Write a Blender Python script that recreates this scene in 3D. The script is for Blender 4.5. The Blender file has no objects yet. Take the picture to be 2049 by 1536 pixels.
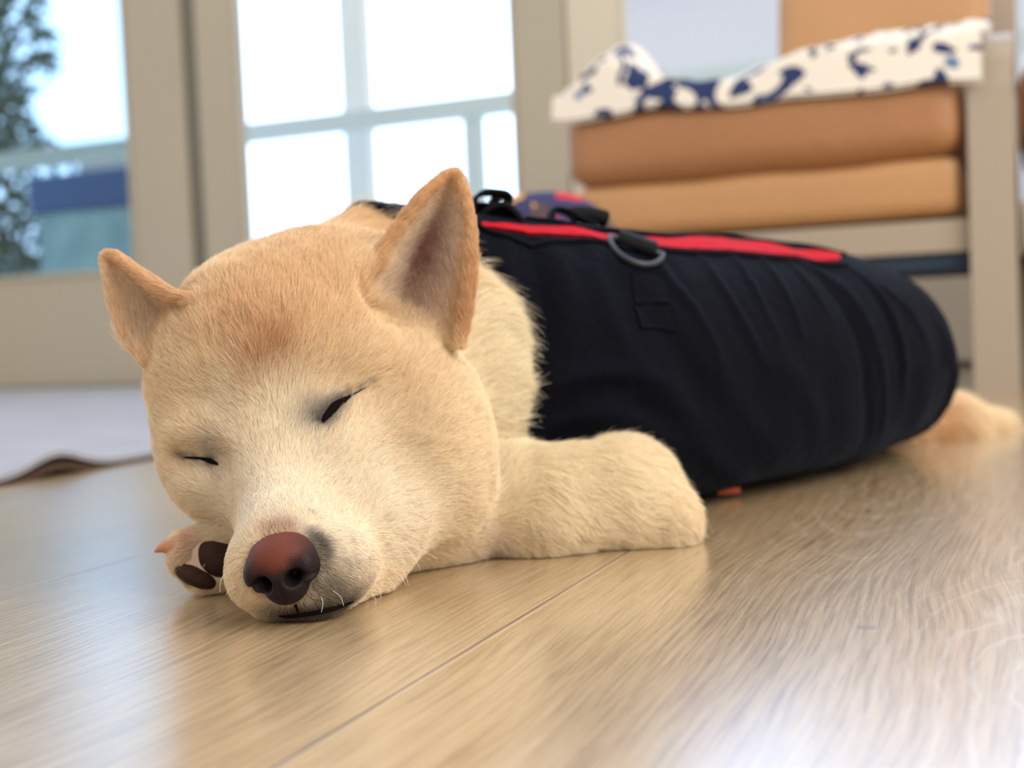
import bpy, math, numpy as np
from mathutils import Vector, Matrix
rng = np.random.default_rng(7)
S = bpy.context.scene
COL = S.collection

# ---------------------------------------------------------------- camera, world, light, exposure
W, H, F = 2049, 1536, 2500.0
PIT, ROL = math.radians(2.7), math.radians(2.46)
CAM = np.array([0, 0, .13])
fw = np.array([0, math.cos(PIT), -math.sin(PIT)]); u0 = np.array([0, math.sin(PIT), math.cos(PIT)]); r0 = np.array([1., 0, 0])
RR = math.cos(ROL)*r0 - math.sin(ROL)*u0
UU = math.cos(ROL)*u0 + math.sin(ROL)*r0
def proj(p):
    d = np.asarray(p, float) - CAM; z = d @ fw
    return np.stack([W/2 + F*(d @ RR)/z, H/2 - F*(d @ UU)/z], -1)
def ray(x, y): return fw + RR*(x-W/2)/F - UU*(y-H/2)/F
def at(x, y, Y):
    d = ray(x, y); return CAM + d*(Y/d[1])
def floor_at(x, y, z=0):
    d = ray(x, y); return CAM + d*((z-CAM[2])/d[2])

cam = bpy.data.cameras.new('camera'); camo = bpy.data.objects.new('camera', cam); COL.objects.link(camo)
cam.sensor_width = 36; cam.lens = F/W*36; cam.clip_start = .01; cam.clip_end = 200
camo.matrix_world = Matrix(((RR[0], UU[0], -fw[0], CAM[0]), (RR[1], UU[1], -fw[1], CAM[1]), (RR[2], UU[2], -fw[2], CAM[2]), (0, 0, 0, 1)))
cam.dof.use_dof = True; cam.dof.focus_distance = .565; cam.dof.aperture_fstop = 6.3
S.camera = camo

wd = bpy.data.worlds.new('world'); S.world = wd; wd.use_nodes = True
nt = wd.node_tree; nt.nodes.clear()
o = nt.nodes.new('ShaderNodeOutputWorld'); b = nt.nodes.new('ShaderNodeBackground'); tc = nt.nodes.new('ShaderNodeTexCoord')
sx = nt.nodes.new('ShaderNodeSeparateXYZ'); mr = nt.nodes.new('ShaderNodeMapRange'); cr = nt.nodes.new('ShaderNodeValToRGB')
nt.links.new(tc.outputs['Generated'], sx.inputs[0]); nt.links.new(sx.outputs['Y'], mr.inputs['Value'])
mr.inputs['From Min'].default_value = -1; mr.inputs['From Max'].default_value = 1
cr.color_ramp.elements[0].position = 0; cr.color_ramp.elements[0].color = (.80, .72, .62, 1)
cr.color_ramp.elements[1].position = 1; cr.color_ramp.elements[1].color = (2.15, 3.0, 4.4, 1)
e = cr.color_ramp.elements.new(.5); e.color = (.95, .94, .93, 1); e = cr.color_ramp.elements.new(.72); e.color = (1.35, 1.55, 1.9, 1)
nt.links.new(mr.outputs[0], cr.inputs[0]); nt.links.new(cr.outputs[0], b.inputs[0]); nt.links.new(b.outputs[0], o.inputs[0])
b.inputs[1].default_value = 1.0

S.view_settings.view_transform = 'Standard'; S.view_settings.look = 'None'
S.view_settings.gamma = 1; S.view_settings.exposure = 0.28; S.view_settings.use_curve_mapping = False

def area_light(name, loc, tgt, size, sizey, power, color):
    l = bpy.data.lights.new(name, 'AREA'); l.shape = 'RECTANGLE'; l.size = size; l.size_y = sizey; l.energy = power; l.color = color
    ob = bpy.data.objects.new(name, l); COL.objects.link(ob); ob.location = loc
    ob.rotation_euler = (Vector(tgt)-Vector(loc)).to_track_quat('-Z', 'Y').to_euler()
    return ob
# added soft key light, standing unseen to the right of the camera
area_light('side_key_light', (1.7, -.4, 1.6), (0, .7, .1), 2.0, 1.8, 62, (1, .95, .86))

# ---------------------------------------------------------------- helpers
def obj(name, me, mat=None, parent=None, **kw):
    ob = bpy.data.objects.new(name, me); COL.objects.link(ob)
    if mat is not None: me.materials.append(mat)
    if parent is not None: ob.parent = parent
    for k, v in kw.items(): ob[k] = v
    return ob
def mesh(name, v, f, smooth=True):
    me = bpy.data.meshes.new(name); me.from_pydata([tuple(map(float, p)) for p in v], [], [tuple(map(int, q)) for q in f]); me.update()
    if smooth: me.polygons.foreach_set('use_smooth', [True]*len(me.polygons))
    return me
def empty(name, loc, label, cat, group=None):
    ob = bpy.data.objects.new(name, None); COL.objects.link(ob); ob.location = loc; ob['label'] = label; ob['category'] = cat
    if group: ob['group'] = group
    return ob
def child(name, me, mat, root, **kw):
    """mesh given in world coordinates, parented below root (kept in place)"""
    ob = obj(name, me, mat, root, **kw)
    w = Matrix.Translation(root_loc(root)); me.transform(w.inverted())
    return ob
def root_loc(o):
    v = Vector((0, 0, 0))
    while o is not None: v += Vector(o.location); o = o.parent
    return v

def bevel_box(lo, hi, bev=.004, seg=3, xf=None):
    """bevelled box as vertex and face lists; xf maps local points to the world"""
    import bmesh
    bm = bmesh.new(); bmesh.ops.create_cube(bm, size=1)
    for v in bm.verts: v.co = Vector([lo[i] + (v.co[i]+.5)*(hi[i]-lo[i]) for i in range(3)])
    if bev > 0: bmesh.ops.bevel(bm, geom=bm.edges[:], offset=bev, segments=seg, profile=.6, affect='EDGES')
    bm.verts.index_update()
    v = np.array([q.co[:] for q in bm.verts]); f = [[q.index for q in p.verts] for p in bm.faces]; bm.free()
    if xf is not None: v = xf(v)
    return v, f
def merge(parts):
    V = []; Fc = []; n = 0
    for v, f in parts:
        V.append(np.asarray(v)); Fc += [[i+n for i in q] for q in f]; n += len(v)
    return np.concatenate(V), Fc
def sweep(path, ring, up=(0, 0, 1), closed=False, cap=True, scale=None):
    """sweep a 2-D ring (side, up) along a path"""
    path = np.asarray(path, float); n = len(path); k = len(ring); V = []
    for i in range(n):
        a = path[(i-1) % n] if closed else path[max(i-1, 0)]; c = path[(i+1) % n] if closed else path[min(i+1, n-1)]
        t = c-a; t /= np.linalg.norm(t)+1e-12
        s = np.cross(t, up); s /= np.linalg.norm(s)+1e-12; u = np.cross(s, t)
        sc = 1 if scale is None else scale[i]
        V += [path[i] + sc*(s*x + u*y) for x, y in ring]
    Fc = []
    for i in range(n if closed else n-1):
        j = (i+1) % n
        for q in range(k): r = (q+1) % k; Fc.append([i*k+q, i*k+r, j*k+r, j*k+q])
    if cap and not closed: Fc += [list(range(k))[::-1], list(range((n-1)*k, n*k))]
    return np.array(V), Fc
def circ(r, k=10, ry=None): return [(r*math.cos(2*math.pi*i/k), (ry or r)*math.sin(2*math.pi*i/k)) for i in range(k)]
def smoothpath(pts, n):
    pts = np.asarray(pts, float); m = len(pts); t = np.linspace(0, m-1, n); out = []
    for q in t:
        i = min(int(q), m-2); f = q-i
        p0, p1, p2, p3 = pts[max(i-1, 0)], pts[i], pts[i+1], pts[min(i+2, m-1)]
        out.append(.5*((2*p1)+(-p0+p2)*f+(2*p0-5*p1+4*p2-p3)*f*f+(-p0+3*p1-3*p2+p3)*f**3))
    return np.array(out)
def smst(a, b, x): t = np.clip((x-a)/(b-a), 0, 1); return t*t*(3-2*t)
_h = rng.random(65536)
def vnoise(p, s=1.0, seed=0):
    """value noise in -1..1"""
    p = np.asarray(p, float)*s + seed*17.3; i = np.floor(p).astype(np.int64); f = p-i; f = f*f*(3-2*f); r = 0
    for dx in (0, 1):
        for dy in (0, 1):
            for dz in (0, 1):
                h = _h[((i[..., 0]+dx)*7919 + (i[..., 1]+dy)*104729 + (i[..., 2]+dz)*1299709) & 65535]
                r = r + h*np.where(dx, f[..., 0], 1-f[..., 0])*np.where(dy, f[..., 1], 1-f[..., 1])*np.where(dz, f[..., 2], 1-f[..., 2])
    return r*2-1

def mat(name, col=(.5, .5, .5), rough=.6, metal=0, spec=.5, noise=None, bump=None, sheen=0):
    m = bpy.data.materials.new(name); m.use_nodes = True; n = m.node_tree; p = n.nodes['Principled BSDF']
    p.inputs['Base Color'].default_value = (*col, 1); p.inputs['Roughness'].default_value = rough
    p.inputs['Metallic'].default_value = metal; p.inputs['Specular IOR Level'].default_value = spec
    if sheen: p.inputs['Sheen Weight'].default_value = sheen; p.inputs['Sheen Roughness'].default_value = .4
    if noise or bump:
        tcn = n.nodes.new('ShaderNodeTexCoord')
    if noise:
        sc, amt = noise; nz = n.nodes.new('ShaderNodeTexNoise'); nz.inputs['Scale'].default_value = sc; nz.inputs['Detail'].default_value = 4
        n.links.new(tcn.outputs['Object'], nz.inputs['Vector'])
        mx = n.nodes.new('ShaderNodeMix'); mx.data_type = 'RGBA'; mx.blend_type = 'MIX'
        mx.inputs[6].default_value = (*[c*(1-amt) for c in col], 1); mx.inputs[7].default_value = (*[min(1, c*(1+amt)) for c in col], 1)
        n.links.new(nz.outputs[0], mx.inputs[0]); n.links.new(mx.outputs[2], p.inputs['Base Color'])
    if bump:
        sc, amt = bump; nz = n.nodes.new('ShaderNodeTexNoise'); nz.inputs['Scale'].default_value = sc; nz.inputs['Detail'].default_value = 3
        n.links.new(tcn.outputs['Object'], nz.inputs['Vector'])
        bp = n.nodes.new('ShaderNodeBump'); bp.inputs['Distance'].default_value = amt; bp.inputs['Strength'].default_value = .8
        n.links.new(nz.outputs[0], bp.inputs['Height']); n.links.new(bp.outputs[0], p.inputs['Normal'])
    return m
class NG:
    """tiny node-graph helper"""
    def __init__(s, m): s.t = m.node_tree
    def n(s, kind, **k):
        x = s.t.nodes.new(kind)
        for a, v in k.items(): setattr(x, a, v)
        return x
    def l(s, a, b): s.t.links.new(a, b)
    def m(s, op, a, b=None, c=None):
        x = s.n('ShaderNodeMath', operation=op)
        for i, q in enumerate((a, b, c)):
            if q is None: continue
            if isinstance(q, (int, float)): x.inputs[i].default_value = q
            else: s.l(q, x.inputs[i])
        return x.outputs[0]
    def mix(s, f, a, b, blend='MIX'):
        x = s.n('ShaderNodeMix', data_type='RGBA', blend_type=blend)
        for i, q in ((0, f), (6, a), (7, b)):
            if isinstance(q, (int, float)): x.inputs[i].default_value = q
            elif isinstance(q, tuple): x.inputs[i].default_value = (*q, 1)
            else: s.l(q, x.inputs[i])
        return x.outputs[2]
    def noise(s, vec, scale, detail=3, rough=.5, dist=0):
        x = s.n('ShaderNodeTexNoise'); x.inputs['Scale'].default_value = scale; x.inputs['Detail'].default_value = detail
        x.inputs['Roughness'].default_value = rough; x.inputs['Distortion'].default_value = dist
        if vec is not None: s.l(vec, x.inputs['Vector'])
        return x.outputs[0]
    def comb(s, x, y, z=0):
        c = s.n('ShaderNodeCombineXYZ')
        for i, q in enumerate((x, y, z)):
            if isinstance(q, (int, float)): c.inputs[i].default_value = q
            else: s.l(q, c.inputs[i])
        return c.outputs[0]
    def ramp(s, f, stops):
        r = s.n('ShaderNodeValToRGB'); s.l(f, r.inputs[0]); el = r.color_ramp.elements
        el[0].position, el[0].color = stops[0][0], (*stops[0][1], 1); el[1].position, el[1].color = stops[-1][0], (*stops[-1][1], 1)
        for p, c in stops[1:-1]: q = el.new(p); q.color = (*c, 1)
        return r.outputs[0]

# ---------------------------------------------------------------- room frame: planks run along vd, the glazed wall along ud
vp = ray(2075, 605); ang = math.atan2(vp[0], vp[1])
vd = np.array([math.sin(ang), math.cos(ang), 0]); ud = np.array([math.cos(ang), -math.sin(ang), 0])   # ud points right along the wall
W0 = floor_at(285, 775)
def wall_u(px, py, off=0):
    """(u, z) on the wall plane pushed off metres outward, for a picture point"""
    d = ray(px, py); n = vd; s = ((W0 + n*off - CAM) @ n)/(d @ n); p = CAM + d*s
    return float((p-W0) @ ud), float(p[2])
def WF(v):
    """room-frame local (u along wall, v outward, z) -> world"""
    v = np.asarray(v, float); return W0*[1, 1, 0] + v[..., :1]*ud + v[..., 1:2]*vd + v[..., 2:3]*np.array([0, 0, 1.])

# ---------------------------------------------------------------- floor
def fcoord(px, py):
    p = floor_at(px, py); return float(p @ vd), float(p @ ud)
m_floor = bpy.data.materials.new('oak_plank_floor'); m_floor.use_nodes = True
g = NG(m_floor); bs = g.t.nodes['Principled BSDF']
geo = g.n('ShaderNodeNewGeometry')
def dot(vec):
    x = g.n('ShaderNodeVectorMath', operation='DOT_PRODUCT'); g.l(geo.outputs['Position'], x.inputs[0]); x.inputs[1].default_value = tuple(vec); return x.outputs['Value']
gu, gv = dot(vd), dot(ud)            # along the plank, across the planks
s1 = fcoord(1024, 1245)[1]; s2 = fcoord(160, 1150)[1]; s3 = fcoord(0, 1009)[1]
PW = .0
print('seams', s1, s2, s3, s1-s2, s2-s3)
PW = (s1-s3)/2
pv = g.m('DIVIDE', g.m('SUBTRACT', gv, s1), PW)
pid = g.m('FLOOR', pv); fr = g.m('FRACT', pv)
edge = g.m('MULTIPLY', g.m('MINIMUM', fr, g.m('SUBTRACT', 1.0, fr)), PW)       # distance to seam, m
shift = g.m('MULTIPLY', g.m('FRACT', g.m('MULTIPLY', g.m('SINE', g.m('MULTIPLY', pid, 12.9898)), 43758.5)), 1.0)
# grain
wob = g.noise(g.comb(g.m('MULTIPLY', gu, 2.2), g.m('MULTIPLY', gv, 6), pid), 1.0, 2)
vv = g.m('ADD', gv, g.m('MULTIPLY', g.m('SUBTRACT', wob, .5), .05))
fine = g.noise(g.comb(g.m('MULTIPLY', gu, 16), g.m('MULTIPLY', vv, 430), pid), 1.0, 4, .65)
broad = g.noise(g.comb(g.m('MULTIPLY', gu, 2.5), g.m('MULTIPLY', vv, 40), pid), 1.0, 3)
pores = g.noise(g.comb(g.m('MULTIPLY', gu, 60), g.m('MULTIPLY', vv, 1500), pid), 1.0, 2)
# cathedral figure on the right-hand plank
def figure(px, py, lu, lv, n):
    cu, cv = fcoord(px, py)
    a = g.m('DIVIDE', g.m('SUBTRACT', gu, cu), lu); bq = g.m('DIVIDE', g.m('SUBTRACT', gv, cv), lv)
    w_ = g.noise(g.comb(g.m('MULTIPLY', gu, 9), g.m('MULTIPLY', gv, 14), 3.0), 1.0, 3)
    r = g.m('SQRT', g.m('ADD', g.m('MULTIPLY', a, a), g.m('MULTIPLY', bq, bq)))
    r = g.m('ADD', r, g.m('MULTIPLY', g.m('SUBTRACT', w_, .5), .9))
    w = g.m('POWER', g.m('ABSOLUTE', g.m('SINE', g.m('MULTIPLY', r, n))), 26)
    fade = g.m('MAXIMUM', g.m('SUBTRACT', 1.0, g.m('MULTIPLY', r, .55)), 0.0)
    return g.m('MULTIPLY', w, fade), fade
f1, fd1 = figure(1800, 960, .26, .050, 12); f2, fd2 = figure(2150, 1440, .20, .05, 13)
fig = g.m('MULTIPLY', g.m('MAXIMUM', f1, f2), 1.0)
c = g.ramp(fine, [(.33, (.150, .085, .033)), (.5, (.325, .208, .096)), (.66, (.42, .288, .150))])
c = g.mix(g.m('MULTIPLY', g.m('GREATER_THAN', pores, .66), .45), c, (.25, .165, .085))
c = g.mix(g.m('MULTIPLY', broad, .5), c, (.56, .43, .28))
c = g.mix(g.m('MULTIPLY', fig, .45), c, (.62, .55, .46))
tone = g.m('MULTIPLY', shift, .25); c = g.mix(tone, c, (.50, .37, .215))
ku, kv = fcoord(1735, 1255)
kd = g.m('SQRT', g.m('ADD', g.m('POWER', g.m('DIVIDE', g.m('SUBTRACT', gu, ku), .0042), 2), g.m('POWER', g.m('DIVIDE', g.m('SUBTRACT', gv, kv), .0042), 2)))
knot = g.m('MULTIPLY', g.m('LESS_THAN', kd, 1.0), .55); c = g.mix(knot, c, (.2, .15, .13))
c = g.mix(g.m('MULTIPLY', g.m('MULTIPLY', g.m('LESS_THAN', edge, .0026), g.m('LESS_THAN', fr, .5)), .6), c, (.56, .47, .36)); seam = g.m('LESS_THAN', edge, .0008); c = g.mix(g.m('MULTIPLY', seam, .92), c, (.13, .08, .045))  # pale band on one side of each seam paints the edge highlight
g.l(c, bs.inputs['Base Color'])
rg = g.m('ADD', .16, g.m('MULTIPLY', fine, .12)); g.l(rg, bs.inputs['Roughness']); bs.inputs['Coat Weight'].default_value = .8; bs.inputs['Coat Roughness'].default_value = .26; bs.inputs['Specular IOR Level'].default_value = .8
hgt = g.m('ADD', g.m('MULTIPLY', fine, .5), g.m('ADD', g.m('MULTIPLY', pores, .35), g.m('MULTIPLY', fig, .25)))
hgt = g.m('ADD', hgt, g.m('MULTIPLY', g.m('SMOOTH_MIN', edge, .0016, .0006), 2500))
bp = g.n('ShaderNodeBump'); bp.inputs['Strength'].default_value = .35; bp.inputs['Distance'].default_value = .0003; g.l(hgt, bp.inputs['Height']); g.l(bp.outputs[0], bs.inputs['Normal'])
flo = WF([(-4.9, -6, 0), (5.4, -6, 0), (5.4, .12, 0), (-4.9, .12, 0)])
fv, ff = merge([(np.concatenate([flo, flo-[0, 0, .06]]), [(0, 1, 2, 3), (7, 6, 5, 4), (0, 4, 5, 1), (1, 5, 6, 2), (2, 6, 7, 3), (3, 7, 4, 0)])])
obj('floor', mesh('floor', fv, ff, False), m_floor, kind='structure')

# ---------------------------------------------------------------- glazed wall
m_frame = mat('putty_painted_frame', (.43, .385, .30), .45, noise=(3, .06))
m_gasket = mat('dark_gasket', (.17, .155, .125), .6)
m_glass = bpy.data.materials.new('door_glass'); m_glass.use_nodes = True
def glass(m, tint):
    q = NG(m); q.t.nodes.clear(); out = q.n('ShaderNodeOutputMaterial'); tr = q.n('ShaderNodeBsdfTransparent'); gl = q.n('ShaderNodeBsdfGlossy'); mx = q.n('ShaderNodeMixShader'); lw = q.n('ShaderNodeLayerWeight')
    tr.inputs[0].default_value = (*tint, 1); gl.inputs['Roughness'].default_value = .02; fac = q.m('ADD', q.m('MULTIPLY', q.m('POWER', lw.outputs['Facing'], 4.0), .5), .025)
    q.l(fac, mx.inputs[0]); q.l(tr.outputs[0], mx.inputs[1]); q.l(gl.outputs[0], mx.inputs[2]); q.l(mx.outputs[0], out.inputs[0])
glass(m_glass, (.97, .985, .99))
m_glass_t = bpy.data.materials.new('sky_tinted_glass'); m_glass_t.use_nodes = True; glass(m_glass_t, (.65, .72, .73))  # tint stands in for the teal sky behind this pane
m_wall = mat('cream_wall_paint', (.74, .68, .55), .8)
uA1 = wall_u(262, 300)[0]; uA2 = wall_u(372, 300)[0]; uB1 = wall_u(402, 300)[0]; uB1g = wall_u(478, 300)[0]
uB2g = wall_u(1033, 200)[0]; uB2 = wall_u(1134, 200)[0]; uC1g = wall_u(1243, 60)[0]
HD = 2.25; BR = wall_u(140, 553)[1]
TH = .05
def door(i, u1, u2, g1, g2, gm, bz=BR, label=None, fm=None):
    fm = fm or m_frame
    loc = WF([[(u1+u2)/2, 0, 0]])[0]; r = bpy.data.objects.new('door_%d' % i, None); COL.objects.link(r); r.location = loc; r['kind'] = 'structure'
    parts = [bevel_box((u1, 0, .012), (g1, TH, HD), .004, 2), bevel_box((g2, 0, .012), (u2, TH, HD), .004, 2),
             bevel_box((g1-.001, .002, .012), (g2+.001, TH-.002, bz), .004, 2), bevel_box((g1-.001, .002, HD-.11), (g2+.001, TH-.002, HD), .004, 2)]
    v, f = merge(parts); child('door_frame', mesh('door_frame', WF(v), f, False), fm, r)
    bead = []
    for a_, b_ in (((g1, -.004, bz), (g1+.012, .006, HD-.11)), ((g2-.012, -.004, bz), (g2, .006, HD-.11)), ((g1+.012, -.004, bz), (g2-.012, .006, bz+.012))):
        bead.append(bevel_box(a_, b_, .002, 2))
    v, f = merge(bead); child('glazing_bead', mesh('glazing_bead', WF(v), f, False), fm, r)
    v, f = bevel_box((g1+.001, .022, bz+.001), (g2-.001, .028, HD-.111), 0); child('glass_pane', mesh('glass_pane', WF(v), f, False), gm, r)
    return r
door(1, uA1-1.05, uA2, uA1-.93, uA1, m_glass_t)
door(2, uB1, uB2, uB1g, uB2g, m_glass)
door(3, uB2+.006, uB2+1.75, uC1g, uB2+1.63, m_glass, fm=mat('brightened_frame', (.62, .56, .45), .5))  # paler copy of the frame paint, offsetting shade on its bottom rail
v, f = bevel_box((uC1g-.12, -.012, .014), (uB2+1.74, .0, BR+.02), .003, 2); obj('added_pale_panel', mesh('added_pale_panel', WF(v), f, False), mat('brightened_rail_cream', (.94, .90, .78), .6), kind='structure')  # panel added over the bottom rail, paler to offset shade under the chair
v, f = bevel_box((uA2-.004, .012, .012), (uB1+.004, TH-.008, HD), 0); obj('trim_1', mesh('trim_1', WF(v), f, False), m_gasket, kind='structure')
v, f = bevel_box((uA1-1.3, -.02, 0), (uB2+2.0, .10, .013), .003, 2); obj('trim_2', mesh('trim_2', WF(v), f, False), m_gasket, kind='structure')
v, f = bevel_box((uA1-4.5, -.02, HD), (uB2+4.0, .14, 2.6), 0); obj('wall_back', mesh('wall_back', WF(v), f, False), m_wall, kind='structure')
v, f = bevel_box((uA1-4.5, -.01, 0), (uA1-1.06, .12, HD), 0); obj('wall_left', mesh('wall_left', WF(v), f, False), m_wall, kind='structure')
v, f = bevel_box((uB2+1.76, -.01, 0), (uB2+4.0, .12, HD), 0); obj('wall_right', mesh('wall_right', WF(v), f, False), m_wall, kind='structure')

# ---------------------------------------------------------------- dog: implicit surface
class Grid:
    def __init__(s, lo, hi, h):
        s.lo = np.array(lo, float); s.h = h; s.n = np.ceil((np.array(hi)-s.lo)/h).astype(int)+1
        s.D = np.full(s.n, .05, np.float32); s.ax = [s.lo[i]+h*np.arange(s.n[i]) for i in range(3)]
    def box(s, lo, hi):
        a = np.clip(np.floor((np.array(lo)-s.lo)/s.h).astype(int), 0, s.n); b_ = np.clip(np.ceil((np.array(hi)-s.lo)/s.h).astype(int)+1, 0, s.n)
        sl = tuple(slice(a[i], b_[i]) for i in range(3))
        P = np.stack(np.meshgrid(*[s.ax[i][sl[i]] for i in range(3)], indexing='ij'), -1); return sl, P
    def put(s, fn, lo, hi, k, sub=False):
        m_ = k*1.1+.004; sl, P = s.box(np.array(lo)-m_, np.array(hi)+m_)
        if P.size == 0: return
        d = fn(P); A = s.D[sl]
        if sub:
            hh = np.clip(.5+.5*(-d-A)/k*1.0, 0, 1); hh = np.clip(.5-.5*(d+A)/k, 0, 1)
            s.D[sl] = A*(1-hh)+(-d)*hh+k*hh*(1-hh)
        else:
            hh = np.clip(.5+.5*(A-d)/k, 0, 1); s.D[sl] = A*(1-hh)+d*hh-k*hh*(1-hh)
    def ell(s, c_, r, rot=None, k=.02, sub=False):
        c_ = np.array(c_, float); r = np.array(r if np.ndim(r) else [r]*3, float); M = np.eye(3) if rot is None else rot
        def fn(P):
            q = (P-c_) @ M; k0 = np.sqrt(((q/r)**2).sum(-1))+1e-9; k1 = np.sqrt(((q/r**2)**2).sum(-1))+1e-9
            return k0*(k0-1)/k1
        e_ = np.abs(M) @ r; s.put(fn, c_-e_, c_+e_, k, sub)
    def cap(s, a, b_, ra, rb, k=.02, sub=False):
        a = np.array(a, float); b_ = np.array(b_, float); ab = b_-a; L = ab @ ab
        def fn(P):
            t = np.clip(((P-a) @ ab)/L, 0, 1); return np.linalg.norm(P-a-t[..., None]*ab, axis=-1)-(ra+(rb-ra)*t)
        rm = max(ra, rb); s.put(fn, np.minimum(a, b_)-rm, np.maximum(a, b_)+rm, k, sub)
    def shell(s, pts, r, k):
        def fn(P):
            Q = P.reshape(-1, 3).astype(np.float32); out = np.empty(len(Q), np.float32); T = pts.astype(np.float32); t2 = (T**2).sum(1)
            for i in range(0, len(Q), 4000):
                q = Q[i:i+4000]; d2 = (q**2).sum(1)[:, None]-2*q @ T.T+t2; j = d2.argmin(1)
                out[i:i+4000] = np.linalg.norm(q-T[j], axis=1)-r[j]
            return out.reshape(P.shape[:-1])
        rm = r.max(); s.put(fn, pts.min(0)-rm, pts.max(0)+rm, k)
    def mesh(s):
        D = s.D; n = s.n; sg = D < 0
        m_ = np.zeros(n-1, int)
        for dx in (0, 1):
            for dy in (0, 1):
                for dz in (0, 1): m_ += sg[dx:n[0]-1+dx, dy:n[1]-1+dy, dz:n[2]-1+dz]
        act = np.argwhere((m_ > 0) & (m_ < 8)); idx = np.full(n-1, -1); idx[tuple(act.T)] = np.arange(len(act))
        acc = np.zeros((len(act), 3)); cnt = np.zeros(len(act))
        cor = [(a, b_, c_) for a in (0, 1) for b_ in (0, 1) for c_ in (0, 1)]
        for i in range(8):
            for j in range(i+1, 8):
                if sum(abs(cor[i][q]-cor[j][q]) for q in range(3)) != 1: continue
                A = D[tuple((act+cor[i]).T)]; B = D[tuple((act+cor[j]).T)]; x = (A < 0) != (B < 0)
                t = np.where(x, A/(A-B+1e-12), 0)[:, None]; p = np.array(cor[i])+(np.array(cor[j])-np.array(cor[i]))*t
                acc += p*x[:, None]; cnt += x
        V = s.lo+s.h*(act+acc/cnt[:, None]); Fs = []
        for a in range(3):
            b_, c_ = (a+1) % 3, (a+2) % 3
            sl0 = [slice(0, n[q]) for q in range(3)]; sl1 = list(sl0); sl0[a] = slice(0, n[a]-1); sl1[a] = slice(1, n[a])
            for q in (b_, c_): sl0[q] = slice(1, n[q]-1); sl1[q] = slice(1, n[q]-1)
            A = sg[tuple(sl0)]; B = sg[tuple(sl1)]; e_ = np.argwhere(A != B); inside = A[tuple(e_.T)]
            e_[:, b_] += 1; e_[:, c_] += 1
            eb = np.eye(3, dtype=int)[b_]; ec = np.eye(3, dtype=int)[c_]
            q = np.stack([idx[tuple(x.T)] for x in (e_-eb-ec, e_-ec, e_, e_-eb)], 1)
            q[~inside] = q[~inside][:, ::-1]; Fs.append(q)
        Fs = np.concatenate(Fs); Fs = Fs[(Fs >= 0).all(1)]
        return V, Fs
def npmesh(name, V, Fq):
    me = bpy.data.meshes.new(name); me.vertices.add(len(V)); me.vertices.foreach_set('co', V.astype(np.float32).ravel())
    me.loops.add(Fq.size); me.loops.foreach_set('vertex_index', Fq.astype(np.int32).ravel()); me.polygons.add(len(Fq))
    me.polygons.foreach_set('loop_start', np.arange(0, Fq.size, 4, dtype=np.int32)); me.update(calc_edges=True); me.polygons.foreach_set('use_smooth', np.ones(len(Fq), bool)); me.validate(); return me
def rotm(z=0, x=0, y=0):
    return np.array(Matrix.Rotation(math.radians(z), 3, 'Z') @ Matrix.Rotation(math.radians(x), 3, 'X') @ Matrix.Rotation(math.radians(y), 3, 'Y'))

# body axis under the coat (plan x, y), half width, top height
AX = np.array([(-.090, .79, .068, .212), (-.050, .825, .086, .209), (.0, .865, .108, .203), (.07, .925, .121, .198), (.15, 1.0, .124, .193),
               (.23, 1.07, .114, .187), (.295, 1.125, .105, .176), (.322, 1.15, .094, .162), (.337, 1.165, .066, .142), (.343, 1.172, .03, .115)])
def axis(t):
    """t in 0..1 -> plan point, half width, top"""
    q = np.clip(np.asarray(t, float), 0, 1)*(len(AX)-1); i = np.minimum(q.astype(int), len(AX)-2); f = (q-i)[..., None]
    p0 = AX[np.maximum(i-1, 0)]; p1 = AX[i]; p2 = AX[i+1]; p3 = AX[np.minimum(i+2, len(AX)-1)]
    return .5*((2*p1)+(-p0+p2)*f+(2*p0-5*p1+4*p2-p3)*f*f+(-p0+3*p1-3*p2+p3)*f**3)

def ear_shell(Lp, Rp, depth, n=34, m=26, cup=.014):
    """L and R edge curves (world), cupped backwards between them"""
    Lp = smoothpath(Lp, n); Rp = smoothpath(Rp, n); s_ = np.linspace(0, 1, m)
    P = Lp[:, None]*(1-s_)[None, :, None] + Rp[:, None]*s_[None, :, None]
    t = np.linspace(0, 1, n)
    wv = np.linalg.norm(Rp-Lp, axis=1)
    bulge = (4*s_*(1-s_))[None, :]**.8*np.minimum(cup, wv*.42)[:, None]
    P = P + bulge[..., None]*np.array(depth)
    ST = np.stack(np.broadcast_arrays(t[:, None], s_[None, :]), -1)
    return P.reshape(-1, 3), ST.reshape(-1, 2)

dog = empty('shiba_dog', tuple(floor_at(640, 1190)*[1, 1, 0]), 'cream dog asleep on the oak floor wearing a black and red coat', 'dog')
G = Grid((-.225, .50, -.002), (.50, 1.36, .235), .0022)
# skull, forehead, cheeks, muzzle
G.ell(at(605, 700, .690), (.070, .078, .062), k=.02)
G.ell(at(530, 715, .665), (.057, .055, .055), k=.02)
G.ell(at(680, 640, .697), (.058, .056, .05), k=.02)
G.ell(at(800, 850, .680), (.050, .050, .055), k=.02)       # right cheek
G.ell(at(850, 950, .675), (.040, .045, .046), k=.02)
G.ell(at(420, 800, .672), (.032, .045, .045), k=.02)       # left cheek
G.ell(at(440, 920, .655), (.032, .040, .036), k=.018)
G.ell(at(590, 900, .645), (.050, .050, .040), k=.02)       # mid-face
G.cap(at(590, 1000, .64), at(575, 1120, .572), .034, .027, k=.018)   # muzzle
G.cap(at(560, 930, .620), at(560, 1075, .562), .020, .015, k=.014)   # bridge
G.ell(at(645, 1130, .580), (.031, .034, .024), k=.012)     # right whisker pad
G.ell(at(515, 1145, .572), (.017, .024, .020), k=.012)     # left whisker pad
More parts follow.
